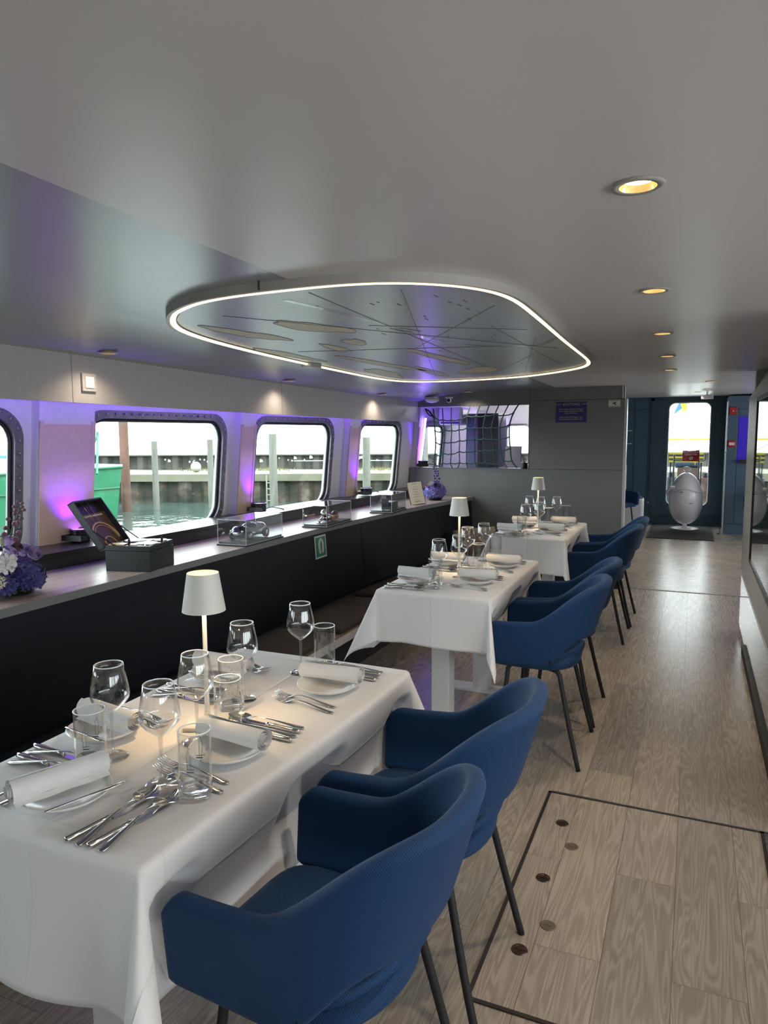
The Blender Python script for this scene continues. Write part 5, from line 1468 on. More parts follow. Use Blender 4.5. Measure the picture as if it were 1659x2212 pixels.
# ------------------------------------------------------------------ chairs
def smooth01(t): t = max(0, min(1, t)); return t * t * (3 - 2 * t)
def chair():
    t = empty('armchair', (0, 0, 0), 0, '', 'chair')
    # local: +X = towards the aisle (back), -X = front, Y lateral
    nt_, nh = 56, 9
    def plan(s_, h):
        # s_ 0..1 left front -> back -> right front ; h 0..1 bottom..top
        w_ = 0.212 + 0.034 * h
        ub = 0.150 + 0.115 * h
        a = 0.30
        if s_ < a: return (-0.255 + 0.255 * (s_ / a), -w_)
        if s_ > 1 - a: return (-0.255 + 0.255 * ((1 - s_) / a), w_)
        ang = (s_ - a) / (1 - 2 * a) * PI
        c, s2 = math.cos(ang), math.sin(ang)
        return (ub * abs(s2) ** 0.80, -w_ * (abs(c) ** 0.80) * (1 if c > 0 else -1))
    def top(s_):
        k = min(s_, 1 - s_)
        x = plan(s_, 0.7)[0]
        z = 0.650 + 0.178 * smooth01((x + 0.06) / 0.29) ** 1.15 + 0.010 * smooth01((x + 0.2) / 0.2)
        if x < -0.205: z -= 0.045 * ((-0.205 - x) / 0.05) ** 2
        return z
    def bot(s_):
        k = min(s_, 1 - s_)
        z = 0.448 + 0.135 * smooth01((plan(s_, 0.1)[0] - 0.02) / 0.12) + 0.012 * smooth01((0.03 - k) / 0.03)
        return z
    b = MB()
    def fn(u, v):
        zt, zb = top(u), bot(u)
        z = zb + (zt - zb) * v
        h = (z - 0.45) / 0.38
        x, y = plan(u, h)
        # top edge rolls slightly outward
        return (x, y, z)
    b.grid(fn, nt_, nh)
    o = b.build('back_shell', M['blue'], t, True, solid=0.040, subsurf=1)
    o.modifiers['s'].offset = 0
    # piping seam below the rim
    b = MB(); pts = []
    for i in range(3, 61):
        u = i / 64; zt, zb = top(u), bot(u); z = zt - 0.026; x, y = plan(u, (z - 0.45) / 0.38)
        nn = Vector((x * 1.2 if x > 0 else 0, y, 0)).normalized() * 0.0178
        pts.append((x + nn.x, y + nn.y, z))
    b.tube(pts, 0.0014, 5); b.build('seam', M['blue'], t, True)
    # seat
    b = MB()
    def seat(u, v):
        a = 2 * PI * u; ph_ = PI * (v - .5)
        c, s2 = math.cos(a), math.sin(a); cp = max(0, math.cos(ph_)) ** 0.45
        x = (0.250 if c < 0 else 0.175) * (abs(c) ** (0.30 if c < 0 else 0.6)) * (1 if c > 0 else -1) * cp
        y = 0.205 * (abs(s2) ** (0.36 if c < 0 else 0.6)) * (1 if s2 > 0 else -1) * cp
        z = 0.452 + 0.034 * (abs(math.sin(ph_)) ** 0.8) * (1 if ph_ > 0 else -1) + 0.045 * max(0, (x - 0.03) / 0.15) ** 2
        return (x - 0.015, y, z)
    b.grid(seat, 36, 14); b.build('seat', M['blue'], t, True)
    b = MB()
    # rear of the seat pan curving up under the backrest opening
    def lip(u, v):
        a = (u - .5) * PI * 1.0
        r = 0.150 + 0.012 * v
        return (r * math.cos(a) ** 0.8 if math.cos(a) > 0 else 0, 0.190 * math.sin(a), 0.43 + 0.095 * v * (0.55 + 0.45 * math.cos(a)))
    b.grid(lip, 18, 5); o = b.build('seat_rim', M['blue'], t, True, solid=0.02, subsurf=1)
    for (sx_, sy_) in ((1, -1), (1, 1), (-1, -1), (-1, 1)):
        b = MB()
        if sx_ > 0: pts = [(0.02, sy_ * 0.150, 0.430), (0.062, sy_ * 0.172, 0.430), (0.080, sy_ * 0.183, 0.418), (0.089, sy_ * 0.188, 0.392), (0.135, sy_ * 0.212, 0.19), (0.182, sy_ * 0.228, 0.002)]
        else: pts = [(-0.08, sy_ * 0.165, 0.440), (-0.135, sy_ * 0.178, 0.438), (-0.150, sy_ * 0.184, 0.42), (-0.154, sy_ * 0.188, 0.39), (-0.170, sy_ * 0.208, 0.19), (-0.190, sy_ * 0.224, 0.002)]
        b.tube(dense(pts, 3), 0.0105, 12); b.build('leg', M['black_matte'], t, True)
    b = MB(); b.box(0.040, 0.052, -0.2315, -0.2285, 0.475, 0.51); b.build('brand_tag', M['black'], t)
    return t
ch = chair(); used = [False]
CH = [(-0.620, 1.198, -0.08, 'nearest blue armchair with black legs at the front table, by the camera'), (-0.602, 1.757, 0.0, 'blue armchair at the far aisle place of the front table'),
      (-0.600, 3.345, 0.0, 'blue armchair at the near aisle place of the middle table'), (-0.600, 3.860, 0.0, 'blue armchair at the far aisle place of the middle table'),
      (-0.590, 5.420, 0.0, 'blue armchair at the near aisle place of the rear table'), (-0.580, 5.930, 0.0, 'blue armchair at the far aisle place of the rear table')]
for (x, y, rz, lab) in CH: place(ch, used, (x, y, 0), rz, lab, 'blue armchairs along the aisle')
place(ch, used, (-1.04, 10.9, 0), 2.6, 'blue armchair half hidden beyond the bulkhead edge')
place(ch, used, (0.98, 10.9, 0), 0.4, 'blue armchair peeking from behind the right wall')

# ------------------------------------------------------------------ table lamps
def lamp():
    t = empty('table_lamp', (0, 0, 0), 0, '', 'table lamp')
    b = MB(); b.box(-0.052, 0.052, -0.052, 0.052, 0.0, 0.011); b.build('base', M['lampwhite'], t, bevel=0.003)
    b = MB(); b.lathe([(0.018, 0.011), (0.010, 0.018), (0.0065, 0.04), (0.0055, 0.15), (0.0058, 0.31), (0.0058, 0.375)], n=18); b.build('pole', M['lampwhite'], t, True)
    b = MB(); b.lathe([(0.0395, 0.396), (0.0545, 0.299), (0.0525, 0.299), (0.038, 0.393)], n=40, close=True); b.build('shade', M['lampwhite'], t, True, angle=0.5)
    b = MB(); b.lathe([(0.0, 0.378), (0.028, 0.378), (0.030, 0.374), (0.030, 0.366), (0, 0.366)], n=24); b.build('led_head', mat('lamp_head_warm', (0.8, 0.75, 0.6), 0.4, emis=(1.0, 0.78, 0.45), es=1.2), t)
    return t
lp = lamp(); used = [False]
for (x, y, rz, nme) in ((-1.122, 1.432, 0.42, 'front'), (-1.155, 3.68, 0.30, 'middle'), (-1.112, 5.60, 0.30, 'rear')):
    place(lp, used, (x, y, ZT_), rz, 'small white cordless lamp with conical shade on the %s table' % nme, 'cordless table lamps')
    light('table_lamp_glow', 'SPOT', (x + 0.012, y - 0.012, ZT_ + 0.36), 4.6, (1.0, 0.66, 0.33), (0, 0, 0), spot_size=math.radians(150), spot_blend=0.5, shadow_soft_size=0.025)
    light('table_lamp_upglow', 'POINT', (x, y, ZT_ + 0.387), 0.05, (1.0, 0.72, 0.4), shadow_soft_size=0.01)

# ------------------------------------------------------------------ tableware
def wine_proto():
    t = empty('wine_glass', (0, 0, 0), 0, '', 'wine glass')
    b = MB(); b.lathe([(0.0, 0.105), (0.006, 0.1055), (0.015, 0.112), (0.032, 0.127), (0.0415, 0.140), (0.0435, 0.150), (0.0415, 0.170), (0.0355, 0.200), (0.0318, 0.2195), (0.0308, 0.2195), (0.0345, 0.199), (0.0402, 0.170), (0.0420, 0.151), (0.040, 0.141), (0.031, 0.129), (0.014, 0.1145), (0.0, 0.109)], n=40)
    b.build('bowl', M['wineglass'], t, True)
    b = MB(); b.lathe([(0.006, 0.1055), (0.0048, 0.098), (0.0036, 0.07), (0.0036, 0.03), (0.0055, 0.012), (0.012, 0.006), (0.030, 0.0028), (0.036, 0.0015), (0.036, 0.0), (0.0, 0.0)], n=32)
    b.build('stem', M['glassbase'], t, True)
    b = MB(); b.tube([(0.0313 * math.cos(2 * PI * k / 40), 0.0313 * math.sin(2 * PI * k / 40), 0.2197) for k in range(40)], 0.0013, 6, closed=True)
    b.build('rim', M['rim'], t, True)
    return t
def tumbler_proto():
    t = empty('tumbler', (0, 0, 0), 0, '', 'tumbler')
    H = 0.142; R = 0.0335
    b = MB(); b.lathe([(R, 0.014), (R, H), (R - 0.0018, H), (R - 0.0018, 0.016)], n=40); b.build('wall', M['wineglass'], t, True, angle=0.8)
    b = MB(); b.lathe([(0.0, 0.0), (R - 0.003, 0.0), (R, 0.003), (R, 0.014), (R - 0.0018, 0.018), (R - 0.008, 0.015), (0.0, 0.0135)], n=40); b.build('base', M['glassbase'], t, True)
    b = MB(); b.tube([((R - .0009) * math.cos(2 * PI * k / 40), (R - .0009) * math.sin(2 * PI * k / 40), H) for k in range(40)], 0.0014, 6, closed=True); b.build('rim', M['rim'], t, True)
    # thin dark print: a little ship with rigging and gulls
    b = MB()
    def on(a, z): return ((R + 0.0003) * math.cos(a), (R + 0.0003) * math.sin(a), z)
    for ang in (-1.9, 1.2):
        b.tube([on(ang - 0.25, 0.07), on(ang - 0.32, 0.095), on(ang - 0.2, 0.112), on(ang - 0.08, 0.10), on(ang - 0.1, 0.07)], 0.0004, 4)
        b.tube([on(ang - 0.3, 0.066), on(ang + 0.1, 0.066)], 0.0014, 4); b.tube([on(ang - 0.32, 0.071), on(ang + 0.12, 0.071)], 0.0008, 4)
        for k in range(3): b.tube([on(ang + 0.5 + k * 0.2, 0.09 + 0.01 * k), on(ang + 0.55 + k * 0.2, 0.086 + 0.01 * k), on(ang + 0.6 + k * 0.2, 0.091 + 0.01 * k)], 0.0005, 4)
        b.tube([on(ang + 0.0, 0.02), on(ang + 0.5, 0.026), on(ang + 0.9, 0.034)], 0.0005, 4)
    b.build('ship_print', M['etch'], t)
    return t
def plate_proto():
    t = empty('side_plate', (0, 0, 0), 0, '', 'plate')
    t2 = MB(); t2.lathe([(0.0, 0.0), (0.045, 0.0), (0.050, 0.003), (0.075, 0.013), (0.088, 0.0225), (0.0885, 0.0245), (0.0865, 0.0245), (0.072, 0.0155), (0.048, 0.0065), (0.0, 0.0055)], n=48)
    o = t2.build('side_plate', M['porcelain'], None, True)
    bpy.data.objects.remove(t)
    return tag(o, None, 'plate')
def napkin_proto():
    t = empty('napkin_roll', (0, 0, 0), 0, '', 'napkin')
    b = MB(); n_ = 40; m_ = 70; Lh = 0.098
    # spiral roll, slightly flattened
    def fn(u, v):
        a = u * 2 * PI * 4.2
        r = 0.006 + 0.0215 * u
        wob = 0.0012 * math.sin(5 * v + 9 * u)
        return ((r + wob) * math.cos(a), (v - .5) * 2 * (Lh + 0.004 * math.sin(6 * u)), (r + wob) * math.sin(a) * 0.92)
    b.grid(fn, 110, 8)
    b.build('roll', M['napkin'], t, True)
    b = MB()
    def flap(u, v):
        x = -0.024 + 0.012 * u
        return (0.018 + 0.014 * u, (v - .5) * 2 * Lh * 0.96, -0.0165 - 0.006 * u + 0.001 * math.sin(14 * v))
    b.grid(flap, 3, 12); b.build('loose_edge', M['napkin'], t, True)
    return t
def prof_strip(b, pts, th):
    """pts: list of (y, halfwidth, zc) ; flat bar with rounded section"""
    n_ = 8; rings = []
    for (y, w_, z) in pts:
        rings.append([(w_ * math.cos(2 * PI * k / n_), y, z + th * math.sin(2 * PI * k / n_)) for k in range(n_)])
    vs = [p for r in rings for p in r]
    fs = [(i * n_ + k, i * n_ + (k + 1) % n_, (i + 1) * n_ + (k + 1) % n_, (i + 1) * n_ + k) for i in range(len(rings) - 1) for k in range(n_)]
    fs += [tuple(range(n_ - 1, -1, -1)), tuple((len(rings) - 1) * n_ + k for k in range(n_))]
    b.add(vs, fs)
def fork_proto():
    b = MB()
    prof_strip(b, [(0.0, 0.003, 0.002), (0.003, 0.0075, 0.0025), (0.015, 0.0085, 0.003), (0.05, 0.0055, 0.007), (0.09, 0.003, 0.012), (0.12, 0.0026, 0.0135), (0.138, 0.0035, 0.010), (0.146, 0.0095, 0.006), (0.155, 0.0115, 0.003), (0.160, 0.0115, 0.002)], 0.0012)
    for k in range(4):
        x = -0.0099 + k * 0.0066
        b.tube([(x, 0.158, 0.0022), (x, 0.175, 0.0020), (x * 0.97, 0.19, 0.0045), (x * 0.93, 0.207, 0.0105)], [0.0014, 0.0012, 0.0010, 0.0006], 6)
    return b.build('fork', M['steel'], None, True)
def spoon_proto():
    b = MB()
    prof_strip(b, [(0.0, 0.003, 0.002), (0.003, 0.0075, 0.0025), (0.015, 0.0085, 0.003), (0.05, 0.0055, 0.007), (0.09, 0.003, 0.012), (0.12, 0.0026, 0.0135), (0.140, 0.0032, 0.0115), (0.150, 0.005, 0.0095)], 0.0012)
    def fn(u, v):
        y = 0.148 + 0.064 * u; w_ = 0.0205 * (math.sin(PI * (0.04 + 0.96 * u) ** 0.85)) ** 0.62
        a = (v - .5) * 2
        z = 0.0095 - 0.0085 * (1 - a * a) * math.sin(PI * min(1, max(0, u))) ** 0.8 + 0.0015 * u
        return (w_ * a, y, z)
    b.grid(fn, 14, 10)
    return b.build('spoon', M['steel'], None, True)
def knife_proto():
    t = empty('knife', (0, 0, 0), 0, '', 'knife')
    b = MB(); prof_strip(b, [(0.0, 0.003, 0.006), (0.002, 0.0070, 0.006), (0.008, 0.0086, 0.006), (0.03, 0.0082, 0.006), (0.07, 0.0062, 0.006), (0.086, 0.0058, 0.006), (0.088, 0.0072, 0.006), (0.093, 0.0072, 0.006), (0.095, 0.0045, 0.006), (0.100, 0.0055, 0.006)], 0.0056)
    b.build('handle', M['steel'], t, True)
    b = MB(); pol = [(-0.0035, 0.098), (0.0055, 0.098), (0.0090, 0.112), (0.0100, 0.15), (0.0095, 0.185), (0.0060, 0.205), (0.0, 0.213), (-0.004, 0.205), (-0.0045, 0.15)]
    b.prism(pol, 0.0022, 0.0036); b.build('blade', M['steel'], t)
    return t
def butter_proto():
    b = MB()
    prof_strip(b, [(0.0, 0.002, 0.002), (0.002, 0.0042, 0.002), (0.03, 0.0042, 0.002), (0.075, 0.0032, 0.002), (0.082, 0.0045, 0.002), (0.086, 0.003, 0.002), (0.092, 0.0055, 0.002), (0.13, 0.0078, 0.002), (0.155, 0.0055, 0.002), (0.166, 0.001, 0.002)], 0.0014)
    return b.build('butter_knife', M['steel'], None, True)
PR = {}
for nm, fn_ in (('wine', wine_proto), ('tumbler', tumbler_proto), ('plate', plate_proto), ('napkin', napkin_proto), ('fork', fork_proto), ('spoon', spoon_proto), ('knife', knife_proto), ('butter', butter_proto)):
    PR[nm] = (fn_(), [False])
def put(nm, loc, rz, lab, group, cat, rx=0, ry=0):
    o = place(PR[nm][0], PR[nm][1], loc, rz, lab, group, cat)
    o.rotation_euler = (rx, ry, rz)
    return o
def seat_setting(cx, cy, facing, where, tab, j=0.0, nap_tw=0.0, side=1):
    """facing: rotation so that local +Y points from the diner into the table, +X to the diner's right"""
    Z = ZT_ + 0.0008
    R2 = Matrix.Rotation(facing, 4, 'Z')
    def W(x, y): p = R2 @ Vector((x, y, 0)); return (cx + p.x, cy + p.y)
    at = 'at the %s of the %s table' % (where, tab)
    put('plate', (cx, cy, Z), facing, 'white side plate ' + at, 'side plates', 'plate')
    x, y = W(-0.022 * side, 0.0)
    put('napkin', (x, y, Z + 0.048), facing + nap_tw, 'rolled white napkin lying across the plate ' + at, 'rolled napkins', 'napkin')
    x, y = W(0.045, -0.08)
    put('butter', (x, y, Z + 0.0232), facing - 0.10 + nap_tw * 0.5, 'butter knife resting on the plate rim ' + at, 'butter knives', 'knife')
    for k, (dx, nm_, w_) in enumerate(((0.120, 'knife', 'inner'), (0.148, 'spoon', 'inner'), (0.172, 'knife', 'outer'), (0.200, 'spoon', 'outer'))):
        x, y = W(dx + j, -0.100 + 0.004 * k)
        tilt = -0.05 if nm_ == 'knife' else -0.14
        zz = Z + (0.0075 if nm_ == 'spoon' else 0.0)
        o = put(nm_, (x, y, Z), facing - tilt * -1 if nm_ == 'knife' else facing + 0.14, '%s silver %s right of the plate %s' % (w_, nm_, at), 'silver %ss' % ('knive' if nm_ == 'knife' else nm_), nm_)
        if nm_ == 'spoon': o.rotation_euler = (0.035, 0, facing + 0.13)
    for k, dx in enumerate((-0.150, -0.112)):
        x, y = W(dx + j, -0.095 + 0.012 * k)
        put('fork', (x, y, Z), facing - 0.17 + 0.03 * k, '%s silver fork left of the plate %s' % ('outer' if k == 0 else 'inner', at), 'silver forks', 'fork')
AIS = PI / 2      # diner on the aisle side, facing -X
BEN = -PI / 2     # diner on the bench, facing +X
seat_setting(-1.147, 1.004, 0.0 - 0.12, 'near end place', 'front', 0.015, -0.24)
seat_setting(-0.965, 1.30, AIS, 'near aisle place', 'front', 0, -0.10, -1)
seat_setting(-0.950, 1.765, AIS, 'far aisle place', 'front', 0, 0.05, -1)
seat_setting(-1.315, 1.275, BEN, 'near bench place', 'front', 0, -0.12, 1)
seat_setting(-1.305, 1.73, BEN, 'far bench place', 'front', 0, 0.05, 1)
seat_setting(-0.965, 3.365, AIS, 'near aisle place', 'middle', 0, 0.08, -1)
seat_setting(-0.950, 3.84, AIS, 'far aisle place', 'middle', 0, 0.05, -1)
seat_setting(-1.262, 3.29, BEN, 'near bench place', 'middle', 0, -0.06, 1)
seat_setting(-1.262, 3.79, BEN, 'far bench place', 'middle', 0, 0.05, 1)
seat_setting(-0.955, 5.325, AIS, 'near aisle place', 'rear', 0, -0.06, -1)
seat_setting(-0.945, 5.79, AIS, 'far aisle place', 'rear', 0, 0.05, -1)
seat_setting(-1.240, 5.20, BEN, 'near bench place', 'rear', 0, -0.06, 1)
seat_setting(-1.240, 5.69, BEN, 'far bench place', 'rear', 0, 0.05, 1)
for (x, y, lab) in ((-1.207, 1.192, 'wine glass above the near bench place of the front table'), (-1.014, 1.135, 'wine glass behind the spoons, nearest the aisle on the front table'), (-1.075, 1.332, 'wine glass in front of the lamp pole on the front table'), (-1.135, 1.612, 'wine glass right behind the lamp on the front table'), (-1.100, 1.872, 'wine glass at the far edge of the front table'),
                    (-1.140, 3.300, 'wine glass nearest the camera on the middle table'), (-1.095, 3.485, 'wine glass in front of the lamp on the middle table'), (-1.145, 3.805, 'wine glass right behind the lamp on the middle table'), (-1.105, 4.000, 'wine glass at the far edge of the middle table'),
                    (-1.120, 5.190, 'wine glass nearest the camera on the rear table'), (-1.060, 5.400, 'wine glass in front of the lamp on the rear table'), (-1.240, 5.900, 'wine glass left behind the lamp on the rear table'), (-1.140, 5.860, 'wine glass close behind the lamp on the rear table'), (-1.020, 5.920, 'wine glass right of the lamp at the far edge of the rear table')):
    put('wine', (x, y, ZT_ + 0.0008), 0, lab, 'wine glasses', 'wine glass')
for (x, y, lab) in ((-1.195, 1.118, 'tumbler with ship print at the left near corner of the front table'), (-0.914, 1.122, 'tumbler with ship print beside the near aisle place of the front table'), (-1.035, 1.402, 'tumbler with ship print at the foot of the front lamp'), (-1.120, 1.535, 'tumbler with ship print behind the lamp of the front table'), (-1.045, 1.925, 'tumbler with ship print at the far edge of the front table'),
                    (-1.120, 3.190, 'tumbler at the near edge of the middle table'), (-1.055, 3.720, 'tumbler behind the lamp of the middle table'), (-1.050, 4.060, 'tumbler at the far edge of the middle table'),
                    (-1.125, 5.090, 'tumbler at the near edge of the rear table'), (-1.190, 5.960, 'tumbler left at the far edge of the rear table'), (-1.060, 5.760, 'tumbler behind the lamp of the rear table'), (-0.950, 5.990, 'tumbler right at the far edge of the rear table')):
    put('tumbler', (x, y, ZT_ + 0.0008), random.uniform(0, 6.28), lab, 'tumblers', 'tumbler')

# ================================================================== OUTSIDE: harbour
yaw = math.radians(23.5)
fw = Vector((-math.sin(yaw), math.cos(yaw), 0)); rt = Vector((math.cos(yaw), math.sin(yaw), 0))
def OW(a, d, z): p = rt * a + fw * d; return (p.x, p.y, z)
def water_mat():
    m = mat('harbour_water', (0.045, 0.075, 0.065), 0.08, spec=0.6)
    n = N(m, 'ShaderNodeTexNoise', Scale=1.0, Detail=4.0, Distortion=0.5); L(m, coords(m, (1.6, 1.6, 1)), n.inputs['Vector'])
    bump(m, n.outputs[0], 0.6, 0.06)
    return m
b = MB(); b.add([(-90, -40, -0.20), (-3.6, -40, -0.20), (-3.6, 120, -0.20), (-90, 120, -0.20)], [(0, 1, 2, 3)])
struct(b.build('sea_water', water_mat()))
def pile_mat():
    m = mat('rusty_sheet_pile', (0.1, 0.08, 0.06), 0.8)
    n = N(m, 'ShaderNodeTexNoise', Scale=1.0, Detail=6.0); L(m, coords(m, (2.5, 2.5, 3.5)), n.inputs['Vector'])
    c = ramp(m, n.outputs[0], [(0.3, (0.018, 0.024, 0.018)), (0.47, (0.040, 0.042, 0.028)), (0.58, (0.075, 0.050, 0.034)), (0.70, (0.13, 0.125, 0.095))])
    L(m, c, P(m).inputs['Base Color'])
    return m
pm = pile_mat()
def sheet(b, a0, a1, d, z0, z1, per=0.62, dep=0.16):
    pts = []; a = a0; k = 0
    while a < a1:
        pts += [(a, d), (a + per * 0.3, d), (a + per * 0.5, d + dep), (a + per * 0.8, d + dep)]
        a += per
    for i in range(len(pts) - 1):
        p, q = pts[i], pts[i + 1]
        b.add([OW(p[0], p[1], z0), OW(q[0], q[1], z0), OW(q[0], q[1], z1), OW(p[0], p[1], z1)], [(0, 1, 2, 3)])
t = empty('quay_wall', OW(0, 18, 0), 0, 'rusty sheet-pile quay wall with stone deck across the water', 'quay')
b = MB(); sheet(b, -30, 30, 18.0, -1.2, 0.36); local(b, 'lower_wall', pm, t)
b = MB(); c4 = [OW(-30, 17.9, 0.34), OW(30, 17.9, 0.34), OW(30, 18.3, 0.34), OW(-30, 18.3, 0.34), OW(-30, 17.9, 0.52), OW(30, 17.9, 0.52), OW(30, 18.3, 0.52), OW(-30, 18.3, 0.52)]
b.add(c4, [(0, 1, 2, 3), (4, 5, 6, 7), (0, 1, 5, 4), (2, 3, 7, 6)]); local(b, 'stone_cap', noisy('pale_stone', (0.12, 0.12, 0.08), (0.17, 0.165, 0.115), 0.9, (2, 2, 2)), t)
b = MB(); b.grid(lambda u, v: OW(-30 + 60 * u, 18.3 + 2.0 * v, 0.52 + 0.015 * v + 0.015 * math.sin(u * 90) * v), 120, 3); local(b, 'gravel_deck', noisy('pale_gravel', (0.13, 0.13, 0.095), (0.22, 0.215, 0.17), 0.95, (3, 3, 3)), t)
b = MB(); sheet(b, -30, 30, 20.2, 0.5, 0.93, 0.5, 0.14); local(b, 'upper_wall', noisy('grey_sheet_pile', (0.035, 0.036, 0.030), (0.085, 0.082, 0.068), 0.8, (1.5, 1.5, 3), detail=6), t)
b = MB(); c4 = [OW(-30, 20.1, 0.92), OW(30, 20.1, 0.92), OW(30, 20.4, 0.92), OW(-30, 20.4, 0.92), OW(-30, 20.1, 0.95), OW(30, 20.1, 0.95), OW(30, 20.4, 0.95), OW(-30, 20.4, 0.95)]
b.add(c4, [(0, 1, 2, 3), (4, 5, 6, 7), (0, 1, 5, 4)]); local(b, 'top_rail', mat('rail_grey', (0.06, 0.065, 0.055), 0.7), t)
# white paint marks / graffiti patches
b = MB(); rnd = random.Random(4)
for k in range(26):
    a = rnd.uniform(-6.5, -0.2); z = rnd.uniform(0.72, 0.84); s_ = rnd.uniform(0.03, 0.10)
    b.add([OW(a, 20.12, z), OW(a + s_, 20.12, z + 0.01), OW(a + s_ * 0.8, 20.12, z + s_ * 0.7), OW(a + 0.01, 20.12, z + s_)], [(0, 1, 2, 3)])
for a0, a1 in ((-2.55, -1.55), (-0.5, 0.3)):
    b.add([OW(a0, 20.12, 0.755), OW(a1, 20.12, 0.755), OW(a1, 20.12, 0.775), OW(a0, 20.12, 0.775)], [(0, 1, 2, 3)])
local(b, 'paint_marks', mat('pale_blue_white_paint', (0.55, 0.62, 0.66), 0.8), t)
# grass tufts on the deck
b = MB()
for k in range(500):
    a = rnd.choice((-5.1, -3.4, -2.9, -0.9, -0.4, 0.1)) + rnd.gauss(0, 0.25); d = rnd.uniform(18.4, 19.8); z = 0.53 + 0.03; h_ = rnd.uniform(0.03, 0.09)
    dx = rnd.uniform(-0.05, 0.05)
    b.add([OW(a, d, z), OW(a + 0.02, d, z), OW(a + dx, d, z + h_)], [(0, 1, 2)])
o = b.build('dry_grass', mat('straw_grass', (0.14, 0.13, 0.055), 0.9)); tag(o, 'dry grass tufts on the quay deck', 'grass', kind='stuff')
# mooring piles
MP = [(-5.83, 16.0, 0.105, 3.2, 'tall red-brown mooring pile beside the green boat', (0.085, 0.045, 0.032)), (-5.25, 16.3, 0.072, 1.37, 'grey mooring pile, second from the boat', None), (-4.05, 16.6, 0.072, 1.40, 'grey mooring pile at the right of the first window', None),
      (-2.62, 16.8, 0.095, 1.52, 'grey mooring pile seen in the second window', None), (-0.42, 17.0, 0.095, 1.43, 'grey mooring pile seen in the third window', None), (0.95, 17.0, 0.105, 1.7, 'grey mooring pile seen past the bulkhead', None)]
for (a, d, r, zt, lab, c) in MP:
    b = MB(); p = OW(a, d, 0)
    b.tube([(p[0], p[1], -1.3), (p[0], p[1], 0.0), (p[0], p[1], zt)], [r * 1.05, r, r * 0.97], 12)
    o = b.build('mooring_pile', noisy('pile_wood', c or (0.10, 0.105, 0.085), tuple(v * 1.5 for v in c) if c else (0.17, 0.17, 0.145), 0.9, (8, 8, 1.5)), None, True, angle=0.6)
    tag(o, lab, 'pile', 'mooring piles')
# green boat
t = empty('green_boat', OW(-7.0, 14.2, -0.9), 0, 'green fishing boat with white superstructure behind the left window', 'boat')
green = noisy('green_boat_paint', (0.018, 0.13, 0.062), (0.03, 0.17, 0.085), 0.35, (3, 3, 3))
def boat_hull(u, v):           # u along from stern(-) to bow, v 0 waterline..1 deck
    a = -12.3 + 6.66 * u
    half = 1.5 * (1 - max(0, (u - 0.55) / 0.45) ** 2.2)
    z = -1.0 + v * (1.70 + 0.14 * u ** 3)
    return a, half * (0.8 + 0.2 * v), z
b = MB()
for s_ in (-1, 1):
    b.grid(lambda u, v, s_=s_: OW(boat_hull(u, v)[0] + 0.25 * v * u ** 4, 14.6 + s_ * boat_hull(u, v)[1], boat_hull(u, v)[2]), 24, 6)
local(b, 'hull', green, t, smooth=True)
b = MB(); b.grid(lambda u, v: OW(boat_hull(u, 1)[0] + 0.25 * u ** 4, 14.6 + (2 * v - 1) * boat_hull(u, 1)[1], boat_hull(u, 1)[2] + 0.0), 24, 4); local(b, 'deck', M['white'], t)
b = MB()
def rail(s_): return [OW(boat_hull(k / 20, 1)[0] + 0.27 * (k / 20) ** 4, 14.6 + s_ * (boat_hull(k / 20, 1)[1] + 0.01), boat_hull(k / 20, 1)[2] + 0.02) for k in range(21)]
b.tube(rail(-1), 0.03, 6)
b.tube([OW(boat_hull(k / 20, .78)[0] + 0.2 * (k / 20) ** 4, 14.6 - (boat_hull(k / 20, .78)[1] + 0.015), boat_hull(k / 20, .78)[2]) for k in range(21)], 0.02, 6)
local(b, 'rubbing_strake', mat('dark_green', (0.008, 0.09, 0.04), 0.5), t)
b = MB()
def bulwark(u, v): a, h_, z = boat_hull(u, 1); return OW(a + 0.27 * u ** 4, 14.6 - h_ * 0.99, z + 0.02 + v * (0.34 * min(1, (1 - u) * 3 + 0.15)))
b.grid(bulwark, 20, 2); b.box(0, 0.001, 0, 0.001, 0, 0.001, Matrix.Translation(OW(-9, 14.6, 1)))
local(b, 'white_bulwark', M['white'], t)
b = MB()
def cab(a0, a1, d0, d1, z0, z1):
    b.add([OW(a, d, z) for a in (a0, a1) for d in (d0, d1) for z in (z0, z1)], [(0, 1, 3, 2), (4, 6, 7, 5), (0, 4, 5, 1), (2, 3, 7, 6), (0, 2, 6, 4), (1, 5, 7, 3)])
cab(-9.7, -6.6, 14.1, 15.2, 0.6, 1.18); cab(-9.5, -7.1, 14.2, 15.1, 1.18, 1.36); cab(-6.6, -6.2, 14.3, 15.0, 0.65, 0.95)
local(b, 'cabin', M['white'], t)
b = MB()
for a in (-9.2, -8.7, -8.2, -7.7, -7.2): 
    b.add([OW(a, 14.09, 1.0), OW(a + 0.3, 14.09, 1.0), OW(a + 0.3, 14.09, 1.12), OW(a, 14.09, 1.12)], [(0, 1, 2, 3)])
local(b, 'cabin_windows', mat('teal_window', (0.03, 0.12, 0.14), 0.2), t)
b = MB()
b.tube([OW(-5.98, 14.0, 0.75), OW(-5.82, 14.5, 1.50)], 0.022, 6); b.tube([OW(-5.66, 14.0, 0.75), OW(-5.81, 14.5, 1.50)], 0.022, 6); b.tube([OW(-5.90, 14.25, 1.12), OW(-5.73, 14.25, 1.12)], 0.02, 6); b.tube([OW(-5.815, 14.5, 1.48), OW(-5.815, 14.5, 1.58)], 0.03, 6)
local(b, 'a_frame', mat('teal_green_paint', (0.02, 0.13, 0.09), 0.4), t)
